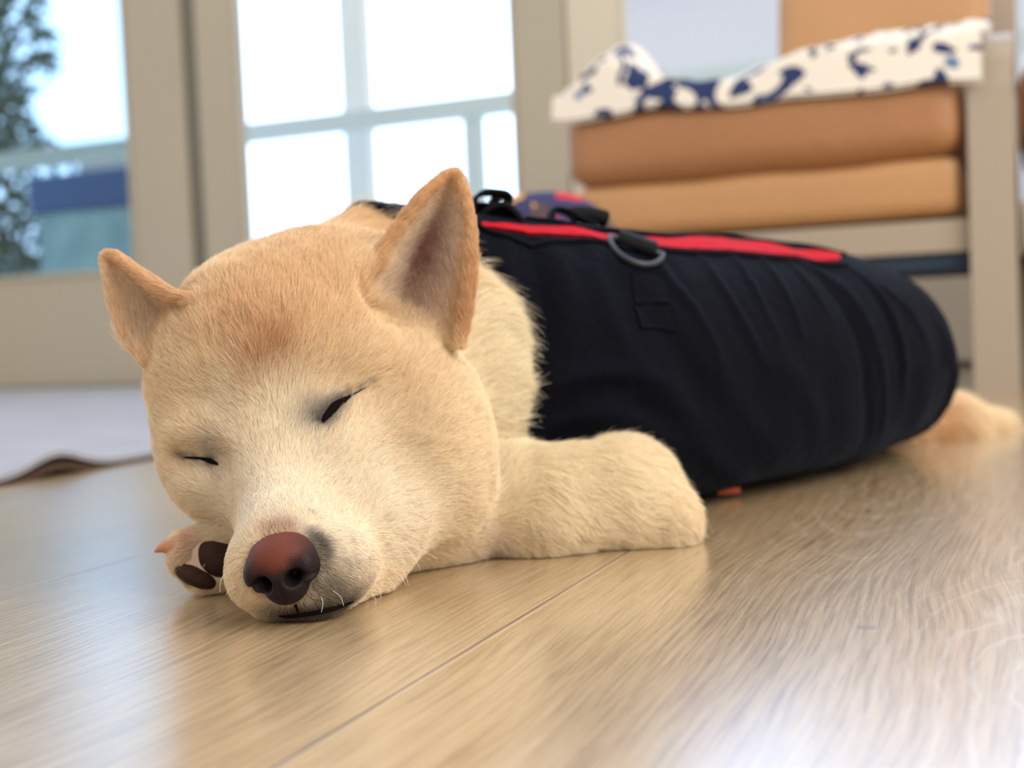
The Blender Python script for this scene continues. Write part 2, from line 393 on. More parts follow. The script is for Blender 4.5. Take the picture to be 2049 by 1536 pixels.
G.cap(at(565, 1206, .570), at(625, 1206, .570), .0150, .0150, k=.008)
G.cap(at(625, 1206, .572), at(715, 1160, .615), .0150, .02, k=.010)    # lower jaw
G.ell(at(750, 1050, .635), (.030, .034, .032), k=.02)
G.ell(at(690, 720, .645), (.026, .02, .016), k=.016)       # brows
G.ell(at(410, 850, .635), (.018, .02, .012), k=.014)
# eye hollows
G.cap(at(650, 842, .592), at(735, 778, .612), .0035, .002, k=.008, sub=True)
G.cap(at(372, 918, .622), at(438, 925, .606), .002, .003, k=.008, sub=True)
# neck, ruff, chest
G.ell(at(845, 720, .775), (.054, .055, .070), k=.03)
G.ell(at(890, 760, .765), (.043, .045, .058), k=.03)
G.cap(at(680, 632, .76), at(800, 622, .83), .051, .056, k=.03)
G.cap(at(720, 900, .72), at(880, 900, .78), .045, .050, k=.03)
G.D += .0045                                                # room for the thickness of the fur
# ears, rooted where the skull is
from mathutils.bvhtree import BVHTree
_v, _f = G.mesh(); SKULL = BVHTree.FromPolygons([tuple(p) for p in _v], [tuple(map(int, q)) for q in _f])
def skull_y(px, py, d=.68):
    r = SKULL.ray_cast(Vector(CAM), Vector(ray(px, py)).normalized()); return float(r[0][1]) if r[0] is not None else d
yi, ym, yo = skull_y(722, 585), skull_y(820, 640), skull_y(905, 672)
print('ear roots', yi, ym, yo, skull_y(385, 605), skull_y(305, 700))
yb = ym-.004
G.ell(at(822, 588, ym-.004), (.029, .032, .0215), k=.006, sub=True)
G.ell(at(826, 528, yb+.008), (.018, .026, .024), k=.005, sub=True)
eR, stR = ear_shell([at(718, 582, yb), at(736, 540, yb+.004), at(790, 462, yb+.012), at(845, 392, yb+.018), at(885, 357, yb+.022), at(905, 348, yb+.023)],
                    [at(922, 690, yb+.010), at(935, 610, yb+.010), at(944, 520, yb+.012), at(941, 440, yb+.018), at(925, 372, yb+.022), at(912, 348, yb+.023)], (-.30, .93, .1), cup=.022)
yl = skull_y(385, 605)
eL, stL = ear_shell([at(298, 725, yl+.012), at(262, 690, yl+.018), at(237, 640, yl+.020), at(220, 580, yl+.022), at(211, 530, yl+.022), at(211, 512, yl+.022)],
                    [at(385, 600, yl-.002), at(345, 590, yl+.002), at(310, 572, yl+.006), at(270, 542, yl+.012), at(235, 515, yl+.018), at(216, 509, yl+.022)], (.5, .85, .1), cup=.016)
G.shell(eR, np.full(len(eR), .0030), .009)
G.ell(at(564, 1141, .549), (.0135, .013, .012), k=.004, sub=True)
G.shell(eL, np.full(len(eL), .0028), .005)
for t_ in np.linspace(0, .66, 12):
    x_, y_, a_, h_ = axis(t_); rz = (h_-.012)/2
    G.ell((x_, y_, .008+rz), (a_-.042, a_-.042, rz-.018), k=.03)
# near foreleg: upper arm, elbow, forearm along the floor
G.cap(at(1190, 955, .80), at(1262, 985, .745), .029, .025, k=.02)
G.cap(at(1258, 980, .745), at(1318, 1040, .722), .024, .015, k=.02)
G.cap(at(1328, 1048, .722), at(1080, 1030, .712), .0150, .023, k=.02)
G.cap(at(1080, 1030, .712), at(900, 1060, .70), .024, .016, k=.02)
G.cap(at(1200, 980, .725), at(1040, 985, .725), .025, .024, k=.02)
G.cap(at(900, 1075, .69), at(720, 1110, .66), .014, .016, k=.015)
# far forepaw, sole towards the camera
G.cap(at(560, 1100, .66), at(440, 1112, .645), .020, .016, k=.012)
G.cap(at(440, 1095, .645), at(368, 1090, .632), .012, .0065, k=.008)
G.cap(at(440, 1120, .64), at(378, 1120, .630), .013, .0085, k=.006)
G.cap(at(450, 1150, .64), at(410, 1155, .632), .012, .009, k=.006)
# hind foot behind the coat
G.cap(at(1800, 850, 1.20), at(1900, 850, 1.24), .026, .022, k=.02)
G.cap(at(1900, 850, 1.24), at(2030, 862, 1.30), .020, .012, k=.02)
# keep everything above the floor
zz = G.ax[2][None, None, :]
G.D = np.maximum(G.D, .0012-zz).astype(np.float32)
BV, BF = G.mesh()
print('body', len(BV), len(BF))
m_skin = mat('dog_undercoat', (.70, .52, .33), .9, spec=.1)
bme = npmesh('body', BV, BF)
col = bme.color_attributes.new('fur_color', 'FLOAT_COLOR', 'POINT')
NOR = np.empty(len(BV)*3, np.float32); bme.vertices.foreach_get('normal', NOR); NOR = NOR.reshape(-1, 3)
body = child('body', bme, m_skin, dog)
#P2
from mathutils.bvhtree import BVHTree
BVH = BVHTree.FromPolygons([tuple(p) for p in BV], [tuple(map(int, q)) for q in BF])
def hit(px, py, tree=None, lift=0.0, default=.62):
    """the point of the dog seen at a picture point"""
    d = Vector(ray(px, py)).normalized(); r = (tree or BVH).ray_cast(Vector(CAM), d)
    if r[0] is None: return at(px, py, default)
    return np.array(r[0]) + np.array(r[1])*lift

# ---- coat colour of the fur, a pattern fixed on the dog; ruff and foreleg also carry painted light
CREAM, WHITE, TAN, ORANGE, DARK = [np.array(c_) for c_ in ((.92, .745, .515), (.93, .84, .70), (.80, .55, .30), (.66, .37, .16), (.075, .05, .04))]
SPOT = [  # picture point, radius m, colour, strength
    (640, 470, .040, TAN, .75), (760, 470, .035, TAN, .6), (520, 560, .03, TAN, .65), (680, 560, .03, TAN, .5), (430, 640, .02, TAN, .45), (600, 620, .03, TAN, .4), (820, 740, .02, TAN, .2), (870, 610, .009, np.array((.30, .12, .09)), .85), (900, 655, .008, TAN, .8), (700, 420, .035, TAN, .9), (610, 450, .03, TAN, .8), (790, 400, .03, TAN, .9),
    (475, 655, .009, ORANGE, .35), (500, 690, .010, ORANGE, .45), (545, 700, .009, ORANGE, .9), (518, 728, .007, ORANGE, .9), (500, 758, .0055, ORANGE, .75), (560, 665, .008, ORANGE, .4), (500, 785, .005, ORANGE, .4),
    (335, 610, .012, ORANGE, .5), (298, 790, .007, ORANGE, .5), (300, 720, .012, TAN, .6), (350, 600, .012, ORANGE, .7),
    (560, 850, .026, WHITE, .6), (600, 980, .035, WHITE, .8), (520, 1000, .02, WHITE, .8), (700, 960, .03, WHITE, .55), (800, 1020, .03, WHITE, .6), (450, 800, .02, WHITE, .4), (700, 1100, .02, WHITE, .6), (420, 980, .02, WHITE, .7),
    (640, 845, .0052, DARK, .92), (655, 830, .005, DARK, .9), (672, 812, .0045, DARK, .9), (618, 838, .006, DARK, .28), (625, 820, .006, DARK, .22), (600, 850, .006, DARK, .15), (690, 798, .003, DARK, .7), (712, 785, .0022, DARK, .6), (733, 773, .002, DARK, .5),
    (372, 915, .0028, DARK, .6), (400, 918, .0028, DARK, .6), (428, 924, .004, DARK, .75), (440, 905, .008, DARK, .22), (430, 890, .008, DARK, .2), (440, 950, .006, DARK, .15),
    (620, 1075, .004, DARK, .8), (640, 1095, .003, DARK, .7), (645, 1130, .0025, DARK, .5), (655, 1180, .012, DARK, .40), (600, 1218, .0055, DARK, .6), (640, 1216, .0055, DARK, .75), (690, 1205, .006, DARK, .6), (560, 1222, .006, DARK, .5), (530, 1215, .005, DARK, .2), (720, 1180, .008, DARK, .25), (600, 1238, .007, DARK, .6), (545, 1235, .006, DARK, .35), (650, 1236, .006, DARK, .45),
    (575, 1045, .007, DARK, .10), (660, 1100, .02, DARK, .10), (640, 930, .01, DARK, .04), (700, 1080, .0018, DARK, .3), (735, 1120, .0016, DARK, .3), (690, 1125, .0016, DARK, .3), (625, 1030, .0022, DARK, .3), (768, 1040, .0018, DARK, .2),
    (540, 1060, .004, np.array((.45, .22, .16)), .6), (575, 1057, .004, np.array((.45, .22, .16)), .6),
    (575, 1229, .006, DARK, .8), (612, 1227, .006, DARK, .85), (648, 1221, .006, DARK, .85), (682, 1211, .006, DARK, .75), (600, 1241, .006, DARK, .6), (650, 1237, .006, DARK, .6),
    (634, 1085, .004, DARK, .85), (646, 1112, .003, DARK, .7), (652, 1165, .009, DARK, .5), (684, 1192, .009, DARK, .5), (1862, 850, .035, ORANGE, .85),
    (385, 1078, .006, np.array((.62, .25, .18)), .6), (440, 1070, .012, WHITE, .6), (390, 1108, .008, np.array((.55, .38, .30)), .7),
    (900, 620, .03, CREAM, .4), (980, 680, .045, np.array((.95, .84, .64)), .75), (1010, 800, .04, np.array((.95, .84, .64)), .6), (1230, 960, .045, np.array((.95, .84, .64)), .6), (1080, 1020, .04, np.array((.95, .84, .64)), .5),  # ruff and foreleg paler: cream coat plus light from the right painted in
    (1350, 1085, .012, WHITE, .4), (950, 1115, .02, np.array((.55, .45, .38)), .5)]
SP = [(hit(x, y, default=.75), r, np.array(c_), s_) for x, y, r, c_, s_ in SPOT]
IE = [i for i, q_ in enumerate(SPOT) if q_[:2] == (640, 845)][0]; IL = [i for i, q_ in enumerate(SPOT) if q_[:2] == (428, 924)][0]
EARS = ((eR, stR), (eL, stL))
def ear_of(P):
    """nearest ear sample per point: (which ear or -1, along, across)"""
    w = np.full(len(P), -1); st = np.zeros((len(P), 2)); fr = np.zeros(len(P))
    for k_, (E_, T_) in enumerate(EARS):
        i = np.where(((P > E_.min(0)-.006) & (P < E_.max(0)+.006)).all(1))[0]
        for j in range(0, len(i), 5000):
            q = P[i[j:j+5000]]; d = ((q[:, None]-E_[None])**2).sum(-1); a = d.argmin(1); ok = d[np.arange(len(q)), a] < .0045**2
            w[i[j:j+5000][ok]] = k_; st[i[j:j+5000][ok]] = T_[a[ok]]
    return w, st
def furcolor(P, N, ear=None):
    n1 = vnoise(P, 45, 1)[:, None]; n2 = vnoise(P, 160, 2)[:, None]
    C_ = CREAM*(1+.04*n1+.03*n2)
    for c_, r, k_, s_ in SP:
        q = (P-c_)/r; d = np.sqrt((q**2).sum(1)); d = d*(1+.25*vnoise(P, 250, 5)) if r > .008 else d
        w = (s_*np.exp(-(d**2)*.9))[:, None]; C_ = C_*(1-w)+k_*w
    w, st = ear if ear is not None else ear_of(P)
    t, s_ = st[:, 0], st[:, 1]
    fc = ((N @ (CAM-dogc))/np.linalg.norm(CAM-dogc)) > -.05
    for k_ in (0, 1):
        m_ = w == k_
        if not m_.any(): continue
        tt, ss, ff_ = t[m_], s_[m_], fc[m_]
        edge_ = np.minimum(ss, 1-ss); rim = np.clip(1-edge_/.10, 0, 1); tipw = smst(.55, .95, tt)
        outer = np.array((.74, .46, .23)); inner = np.array((.88, .72, .54)); pink = np.array((.22, .06, .05))
        cc = np.where(ff_[:, None], inner, outer)
        if k_ == 0:
            core = np.exp(-(((ss-.56)/.29)**2)-((tt-.33)/.33)**2)
        else: core = .35*np.exp(-(((ss-.5)/.2)**2)-((tt-.3)/.25)**2); rim = np.maximum(rim*.4, smst(.60, .85, ss)); tipw = tipw*.6
        core = np.where(ff_, core, 0)[:, None]*.92
        cc = cc*(1-core)+pink*core
        rr = np.maximum(rim*.8, tipw*.75)[:, None]; cc = cc*(1-rr)+outer*rr
        b0 = smst(.16, .0, tt)[:, None] if k_ else smst(.10, .0, tt)[:, None]
        C_[m_] = cc*(1-b0*.6)+C_[m_]*b0*.6
    return np.clip(C_, .02, 1)
dogc = np.array([-.05, .7, .1])
cols = furcolor(BV, NOR); ca = np.ones((len(BV), 4), np.float32); ca[:, :3] = cols*.8; col.data.foreach_set('color', ca.ravel())
def attr_color(m, name):
    q = NG(m); a = q.n('ShaderNodeAttribute'); a.attribute_name = name; q.l(a.outputs['Color'], q.t.nodes['Principled BSDF'].inputs['Base Color'])
attr_color(m_skin, 'fur_color')

m_fur = bpy.data.materials.new('dog_fur'); m_fur.use_nodes = True
q = NG(m_fur); q.t.nodes.clear(); out = q.n('ShaderNodeOutputMaterial'); a = q.n('ShaderNodeAttribute'); a.attribute_name = 'fur_color'
df = q.n('ShaderNodeBsdfDiffuse'); tl = q.n('ShaderNodeBsdfTranslucent'); gl = q.n('ShaderNodeBsdfGlossy'); m1 = q.n('ShaderNodeMixShader'); m2 = q.n('ShaderNodeMixShader')
gl.inputs['Roughness'].default_value = .45; m1.inputs[0].default_value = .35; m2.inputs[0].default_value = .04
q.l(a.outputs['Color'], df.inputs[0]); q.l(a.outputs['Color'], tl.inputs[0]); q.l(df.outputs[0], m1.inputs[1]); q.l(tl.outputs[0], m1.inputs[2])
q.l(m1.outputs[0], m2.inputs[1]); q.l(gl.outputs[0], m2.inputs[2]); q.l(m2.outputs[0], out.inputs[0])

# ---- coat: a padded tube around the trunk
NT, NA = 420, 360
tt = np.linspace(0, 1, NT); th = np.linspace(0, 2*math.pi, NA, endpoint=False)
ax_ = axis(tt); dax = np.gradient(ax_[:, :2], axis=0); dax /= np.linalg.norm(dax, axis=1)[:, None]; near = np.stack([dax[:, 1], -dax[:, 0]], 1)
def coat_surface(tt, th):
    A = axis(tt); da = (axis(np.minimum(tt+.01, 1))-axis(np.maximum(tt-.01, 0)))[..., :2]; da = da/np.linalg.norm(da, axis=-1)[..., None]
    nr = np.stack([da[..., 1], -da[..., 0]], -1)
    c_, s_ = np.cos(th), np.sin(th)                         # s_=1 is the spine, c_=1 the near side
    rnd = smst(.50, .72, tt)
    eu = 2/2.15; el = 2/(4.2-1.8*rnd)
    ex = np.where(s_ > 0, eu, el)
    wx = np.sign(c_)*np.abs(c_)**ex; wz = np.sign(s_)*np.abs(s_)**ex
    zm = A[..., 3]*(.44+.02*rnd)
    z = zm + np.where(s_ > 0, (A[..., 3]-zm)*wz, (zm-.003)*wz)
    w = A[..., 2]*wx
    w = w*(1-.16*rnd*np.clip(-s_, 0, 1))
    p = np.stack([A[..., 0]+nr[..., 0]*w, A[..., 1]+nr[..., 1]*w, z], -1)
    return p
TT, TH = np.meshgrid(tt, th, indexing='ij'); CP = coat_surface(TT, TH)
def gridnormal(Pg):
    du = np.gradient(Pg, axis=0); dv = np.roll(Pg, -1, 1)-np.roll(Pg, 1, 1); n = np.cross(dv, du); l_ = np.linalg.norm(n, axis=-1, keepdims=True); return n/np.maximum(l_, 1e-12)
CN = gridnormal(CP)
cen = np.stack([ax_[:, 0], ax_[:, 1], ax_[:, 3]*.5], 1)[:, None]
if ((CP-cen)*CN).sum() < 0: CN = -CN
CPX = proj(CP.reshape(-1, 3)).reshape(NT, NA, 2); FACE = ((CAM-CP)*CN).sum(-1) > 0
def on_coat(pts):
    """surface points (index pairs) of the coat seen at picture points"""
    r = []
    for x, y in pts:
        d = np.hypot(CPX[..., 0]-x, CPX[..., 1]-y)+np.where(FACE, 0, 1e4); r.append(np.unravel_index(d.argmin(), d.shape))
    return r
FOLD = [  # picture polyline, width m, height m
    ([(1300, 505), (1340, 560), (1400, 640), (1440, 730)], .0045, .0032), ([(1395, 505), (1450, 580), (1500, 660), (1540, 740)], .0045, .003),
    ([(1465, 510), (1520, 590), (1560, 680)], .004, .0028), ([(1520, 515), (1575, 590), (1610, 680)], .004, .0026), ([(1570, 520), (1625, 580), (1660, 640)], .004, .0022),
    ([(1600, 525), (1680, 575), (1730, 650), (1765, 760), (1768, 860)], .006, .0045), ([(1690, 535), (1760, 600), (1800, 690), (1812, 790)], .006, .004), ([(1755, 570), (1810, 620), (1850, 680)], .005, .003),
    ([(1640, 560), (1700, 640), (1735, 760), (1735, 880)], .007, -.004), ([(1720, 560), (1780, 650), (1800, 760)], .005, -.003),
    ([(1040, 850), (1110, 790), (1200, 755), (1290, 760), (1370, 830)], .009, .006), ([(1030, 900), (1100, 845), (1180, 822), (1260, 835), (1330, 880)], .007, .006),
    ([(1030, 880), (1120, 815), (1220, 790), (1300, 820)], .006, -.005),
    ([(1190, 500), (1205, 580), (1260, 700), (1360, 800), (1430, 900)], .009, .003), ([(1250, 560), (1330, 660), (1400, 760), (1500, 860)], .010, -.003),
    ([(1010, 470), (1020, 560), (1060, 660)], .006, .003), ([(1100, 480), (1125, 560), (1135, 680), (1100, 780)], .010, .003), ([(1060, 480), (1080, 580), (1090, 680)], .006, -.0025),
    ([(1430, 760), (1500, 840), (1560, 930)], .012, .003), ([(1560, 720), (1620, 800), (1640, 900)], .012, .003), ([(1380, 880), (1440, 930), (1500, 960)], .008, .003)]
disp = np.zeros((NT, NA))
for pl_, wd_, hg_ in FOLD:
    pts = smoothpath(np.array([CP[i] for i in on_coat(pl_)]), 26)
    for k_, p_ in enumerate(pts):
        pass
    d = np.full((NT, NA), 9.)
    fade = np.ones((NT, NA))
    for k_, p_ in enumerate(pts):
        dd = np.linalg.norm(CP-p_, axis=-1); c_ = dd < d; d = np.where(c_, dd, d)
        fade = np.where(c_, math.sin(math.pi*(.12+.8*k_/25)), fade)
    disp += hg_*fade*np.exp(-(d/wd_)**2)
fl = CP.reshape(-1, 3)
disp += (.0022*vnoise(np.stack([TT.ravel()*26, TH.ravel()*1.6+TT.ravel()*9, TT.ravel()*0], 1), 1, 3)).reshape(NT, NA)*smst(.1, .3, TT) + .0004*vnoise(fl, 260, 4).reshape(NT, NA)
disp *= smst(0, .03, TT)*.9+.1
CPD = CP+CN*disp[..., None]; CPD[..., 2] = np.maximum(CPD[..., 2], .0022)
CNd = gridnormal(CPD); CNd = np.where(((CNd*CN).sum(-1) < 0)[..., None], -CNd, CNd)
m_coat = mat('black_fleece', (.0024, .0028, .0058), .85, spec=.05, sheen=.35, bump=(900, .0006))
m_coat.node_tree.nodes['Principled BSDF'].inputs['Sheen Tint'].default_value = (.55, .72, 1, 1)
m_coat.node_tree.nodes['Principled BSDF'].inputs['Sheen Weight'].default_value = .04
V = CPD.reshape(-1, 3); I = np.arange(NT*NA).reshape(NT, NA)
Fq = np.stack([I[:-1], np.roll(I, -1, 1)[:-1], np.roll(I, -1, 1)[1:], I[1:]], -1).reshape(-1, 4)
# inner lining ring at the neck opening so the edge has thickness
rim = CPD[0]-CNd[0]*.004; rim2 = CPD[14]-CNd[14]*.005; n0 = len(V); V = np.concatenate([V, rim, rim2]); j = np.arange(NA); j1 = (j+1) % NA
Fq = np.concatenate([Fq, np.stack([j, n0+j, n0+j1, j1], 1), np.stack([n0+j, n0+NA+j, n0+NA+j1, n0+j1], 1)])
coat = child('coat', npmesh('coat', V, Fq), m_coat, dog, label='black fleece dog coat with a red back stripe')
COATBVH = BVHTree.FromPolygons([tuple(p) for p in CPD.reshape(-1, 3)], [tuple(map(int, q_)) for q_ in Fq[:(NT-1)*NA]])
def chit(px, py, lift=0.0):
    d = Vector(ray(px, py)).normalized(); r = COATBVH.ray_cast(Vector(CAM), d)
    if r[0] is None: i = on_coat([(px, py)])[0]; return CPD[i]+CNd[i]*lift, CNd[i]
    n = np.array(r[1]); n = n if n @ (CAM-np.array(r[0])) > 0 else -n
    return np.array(r[0])+n*lift, n
m_red = mat('red_webbing', (.40, .006, .014), .8, spec=.08, bump=(1500, .0003))
m_web = mat('black_webbing', (.005, .005, .006), .75, spec=.12, bump=(1800, .0003))
m_ring = mat('grey_plastic', (.022, .025, .030), .4, spec=.35)
def patch(name, top, bot, lift, m, parent, th_=.0012, nu=90, nv=8, **kw):
    """cloth strip lying on the coat between two picture lines"""
    T_ = smoothpath(top, nu); B_ = smoothpath(bot, nu); P = np.zeros((nu, nv, 3)); N = np.zeros((nu, nv, 3))
    a = np.array([CPD[i] for i in on_coat(T_)]); b_ = np.array([CPD[i] for i in on_coat(B_)])
    na = np.array([CNd[i] for i in on_coat(T_)]); nb = np.array([CNd[i] for i in on_coat(B_)])
    for _ in range(3):
        for X in (a, b_, na, nb): X[1:-1] = (X[:-2]+X[1:-1]*2+X[2:])/4
    f = np.linspace(0, 1, nv)[None, :, None]; P = a[:, None]*(1-f)+b_[:, None]*f; N = na[:, None]*(1-f)+nb[:, None]*f; N /= np.linalg.norm(N, axis=-1, keepdims=True)
    # follow the cloth surface
    for i in range(nu):
        for j_ in range(nv):
            r = COATBVH.find_nearest(Vector(P[i, j_]));
            if r[0] is not None: P[i, j_] = np.array(r[0])
    O = P+N*(lift+th_); U_ = P+N*(lift-.002)
    V_ = np.concatenate([O.reshape(-1, 3), U_.reshape(-1, 3)]); n_ = nu*nv; I_ = np.arange(n_).reshape(nu, nv); F_ = []
    F_ += np.stack([I_[:-1, :-1], I_[1:, :-1], I_[1:, 1:], I_[:-1, 1:]], -1).reshape(-1, 4).tolist()
    F_ += np.stack([I_[:-1, :-1], I_[:-1, 1:], I_[1:, 1:], I_[1:, :-1]], -1).reshape(-1, 4).__add__(n_).tolist()
    bd = list(I_[:, 0])+list(I_[-1, 1:])+list(I_[::-1, -1][1:])+list(I_[0, ::-1][1:-1])
    for x, y in zip(bd, bd[1:]+bd[:1]): F_.append([x, y, y+n_, x+n_])
    return child(name, mesh(name, V_, F_), m, parent, **kw)
def pl(s_): return np.array(s_, float)
stripe = patch('back_stripe', pl([(962, 449), (1010, 451), (1075, 457), (1130, 459), (1217, 468), (1305, 479), (1410, 476), (1480, 485), (1580, 498), (1679, 514)]),
      pl([(962, 456), (1010, 462), (1075, 472), (1130, 474), (1217, 482), (1305, 497), (1410, 500), (1480, 505), (1580, 516), (1679, 527)]), .0006, m_red, coat, label='red stripe along the back')
def edge_tube(name, pts, r, m, parent, lift=.001, n=80, **kw):
    P = smoothpath(pts, n); ii = on_coat(P); A_ = np.array([CPD[i]+CNd[i]*lift for i in ii])
    for _ in range(4): A_[1:-1] = (A_[:-2]+A_[1:-1]*2+A_[2:])/4
    v, f = sweep(A_, circ(r, 8)); return child(name, mesh(name, v, f), m, parent, **kw)
edge_tube('piping', pl([(955, 455), (1000, 474), (1040, 486), (1075, 491), (1130, 485), (1200, 486), (1230, 494), (1320, 504), (1440, 508), (1560, 520), (1690, 535)]), .0017, m_coat, coat)
edge_tube('piping', pl([(1050, 440), (1150, 455), (1230, 462), (1320, 472), (1410, 468), (1500, 480), (1600, 495), (1690, 514)]), .0017, m_coat, coat)
# chest pocket tab stitched on the side
patch('stitched_tab', pl([(1272, 610), (1300, 606), (1340, 612)]), pl([(1285, 655), (1315, 655), (1355, 662)]), .0006, m_coat, coat, nu=20)
patch('stitched_tab', pl([(1262, 548), (1290, 545), (1325, 552)]), pl([(1272, 605), (1300, 602), (1338, 608)]), .0003, m_coat, coat, nu=20)
pt, pn = chit(1463, 1001, .002)
v, f = bevel_box((-.009, -.001, -.0022), (.009, .001, .0022), .0006, 2, xf=lambda v: v @ np.array([vd*0+ud*.75+vd*.66, np.cross(ud*.75+vd*.66, (0, 0, 1)), [0, 0, 1]])+pt)
child('maker_tag', mesh('maker_tag', v, f), mat('orange_tag', (.42, .055, .02), .7), coat, label='small orange tag at the hem')
# D ring and its webbing tab
p0, n0_ = chit(1270, 500, .0035)
p1, _ = chit(1240, 494, .0035); p2, _ = chit(1300, 512, .0035); ex = p2-p1; ex -= n0_*(ex @ n0_); ex /= np.linalg.norm(ex)
dn = np.cross(ex, n0_); dn *= -1 if dn[2] > 0 else 1
q0, _ = chit(1287, 545, .005); dn = q0-p0; dn -= ex*(dn @ ex); dn /= np.linalg.norm(dn)
wr = .0185; hr = .025
arc = [p0-ex*wr*math.cos(a_)+dn*hr*math.sin(a_) for a_ in np.linspace(0, math.pi, 40)]
bar = [p0+ex*wr*s_ for s_ in np.linspace(1, -1, 14)[1:-1]]
v, f = sweep(arc+bar, circ(.0021, 10), up=n0_, closed=True)
ring = child('d_ring', mesh('d_ring', v, f), m_ring, coat, label='grey plastic D-shaped lead ring')
nrm2 = np.cross(ex, dn); nrm2 *= 1 if nrm2 @ (CAM-p0) > 0 else -1
path = [p0-dn*.019+nrm2*-.002, p0-dn*.013+nrm2*.001, p0-dn*.006+nrm2*.0032, p0-dn*.001+nrm2*.0042, p0+dn*.0028+nrm2*.002, p0+dn*.003-nrm2*.002, p0-dn*.003-nrm2*.003, p0-dn*.015-nrm2*.004]
v, f = sweep(smoothpath(path, 40), [(-.0135, -.0009), (.0135, -.0009), (.0135, .0009), (-.0135, .0009)], up=nrm2)
child('ring_tab', mesh('ring_tab', v, f, False), m_web, coat)
# rolled webbing loops on the back
def strap(name, pts, wid, thk, m, wdir):
    """webbing ribbon: picture path with its own distances, width along wdir"""
    P = smoothpath(np.array([at(*p_) for p_ in pts]), 70); wdir = np.array(wdir)/np.linalg.norm(wdir)
    V_ = []; k_ = 8
    for i in range(len(P)):
        t = P[min(i+1, len(P)-1)]-P[max(i-1, 0)]; t /= np.linalg.norm(t)+1e-12; n = np.cross(t, wdir); n /= np.linalg.norm(n)+1e-12
        V_ += [P[i]+wdir*wid*a_+n*thk*b__ for a_, b__ in ((-.5, -.3), (-.47, -.5), (.47, -.5), (.5, -.3), (.5, .3), (.47, .5), (-.47, .5), (-.5, .3))]
    F_ = [[i*8+q_, i*8+(q_+1) % 8, (i+1)*8+(q_+1) % 8, (i+1)*8+q_] for i in range(len(P)-1) for q_ in range(8)]+[list(range(8))[::-1], list(range(len(V_)-8, len(V_)))]
    return child(name, mesh(name, np.array(V_), F_), m, coat)
strap('collar_loop', [(938, 462, .835), (944, 425, .83), (950, 398, .828), (968, 386, .828), (990, 386, .83), (1010, 390, .832), (1017, 402, .834), (1008, 414, .835), (992, 410, .835), (988, 398, .834), (996, 392, .834), (1004, 397, .835)], .026, .0028, m_web, vd*.8-ud*.5)
strap('collar_loop', [(952, 450, .832), (968, 424, .83), (1000, 412, .83), (1022, 424, .832), (1038, 444, .834), (1046, 462, .84)], .028, .004, m_web, vd*.8-ud*.5)
v, f = sweep(np.array([at(946, 428, .84), at(975, 430, .84), at(1010, 440, .84), at(1036, 450, .84)]), circ(.0085, 14), cap=True); child('collar_loop', mesh('collar_loop', v, f), m_web, coat)
strap('lead_loop', [(1104, 448, .90), (1102, 428, .90), (1110, 419, .90), (1135, 424, .902), (1160, 438, .905), (1190, 450, .91)], .022, .0026, m_web, vd*.8-ud*.5)
v, f = sweep(smoothpath([at(1138, 436, .90), at(1150, 430, .90), at(1180, 430, .905), at(1212, 438, .91)], 16), circ(.0062, 14)); child('lead_loop', mesh('lead_loop', v, f), m_web, coat)

# ---- nose, its own fine surface
Rn = np.stack([RR, fw, UU], 1)                               # columns: picture right, away, picture up
nose_c = at(564, 1141, .547)
Mn = Rn @ rotm(y=-14) @ rotm(z=-6) @ rotm(x=8)
g2 = Grid((-.024, -.02, -.022), (.024, .02, .022), .0006)
g2.D[:] = .01
g2.ell((0, .004, .005), (.0150, .0135, .0112), k=.004); g2.ell((0, .0015, -.005), (.0105, .0125, .0108), k=.005)
for s_ in (-1, 1):
    g2.ell((s_*.0110, .0005, .0005), (.0062, .0088, .0080), k=.0022)
    g2.ell((s_*.0078, -.0105, -.0026), (.0050, .0075, .0043), k=.0015, sub=True)
    g2.cap((s_*.0085, -.009, -.004), (s_*.0170, .000, -.0040), .0024, .0014, k=.0015, sub=True)
    g2.cap((s_*.0068, -.0105, -.003), (s_*.006, -.002, -.0018), .0030, .002, k=.0015, sub=True)
g2.cap((0, -.0118, -.003), (0, -.0098, -.016), .0009, .0015, k=.0016, sub=True)
NV, NF = g2.mesh()
nl = NV.copy()
pig = smst(-.002, .008, nl[:, 2]+.25*np.abs(nl[:, 0])*-1+.0015*vnoise(nl, 300, 9))*np.clip(1.25-np.abs(nl[:, 0])/.0165, 0, 1)
nos = smst(.006, .0025, np.minimum(*[np.linalg.norm((nl-[s_*.0075, -.009, -.003])*[1, .5, 1.2], axis=1) for s_ in (-1, 1)]))
dk, pk = np.array((.010, .0048, .0055)), np.array((.13, .034, .021))
nc_ = dk+(pk-dk)*np.clip(pig*1.1, 0, 1)[:, None]; nc_ *= (1-.9*nos)[:, None]
NV = NV @ Mn.T+nose_c
nme = npmesh('nose', NV, NF); ac = nme.color_attributes.new('fur_color', 'FLOAT_COLOR', 'POINT'); ca = np.ones((len(NV), 4), np.float32); ca[:, :3] = np.clip(nc_, .002, 1); ac.data.foreach_set('color', ca.ravel())
m_nose = mat('nose_leather', (.2, .1, .08), .55, spec=.16); attr_color(m_nose, 'fur_color')
q = NG(m_nose); vo = q.n('ShaderNodeTexVoronoi'); vo.inputs['Scale'].default_value = 1100; tcn = q.n('ShaderNodeTexCoord'); q.l(tcn.outputs['Object'], vo.inputs['Vector'])
bp = q.n('ShaderNodeBump'); bp.inputs['Strength'].default_value = .5; bp.inputs['Distance'].default_value = .0003; q.l(vo.outputs['Distance'], bp.inputs['Height']); q.l(bp.outputs[0], q.t.nodes['Principled BSDF'].inputs['Normal'])
child('nose', nme, m_nose, dog, label='reddish brown nose')

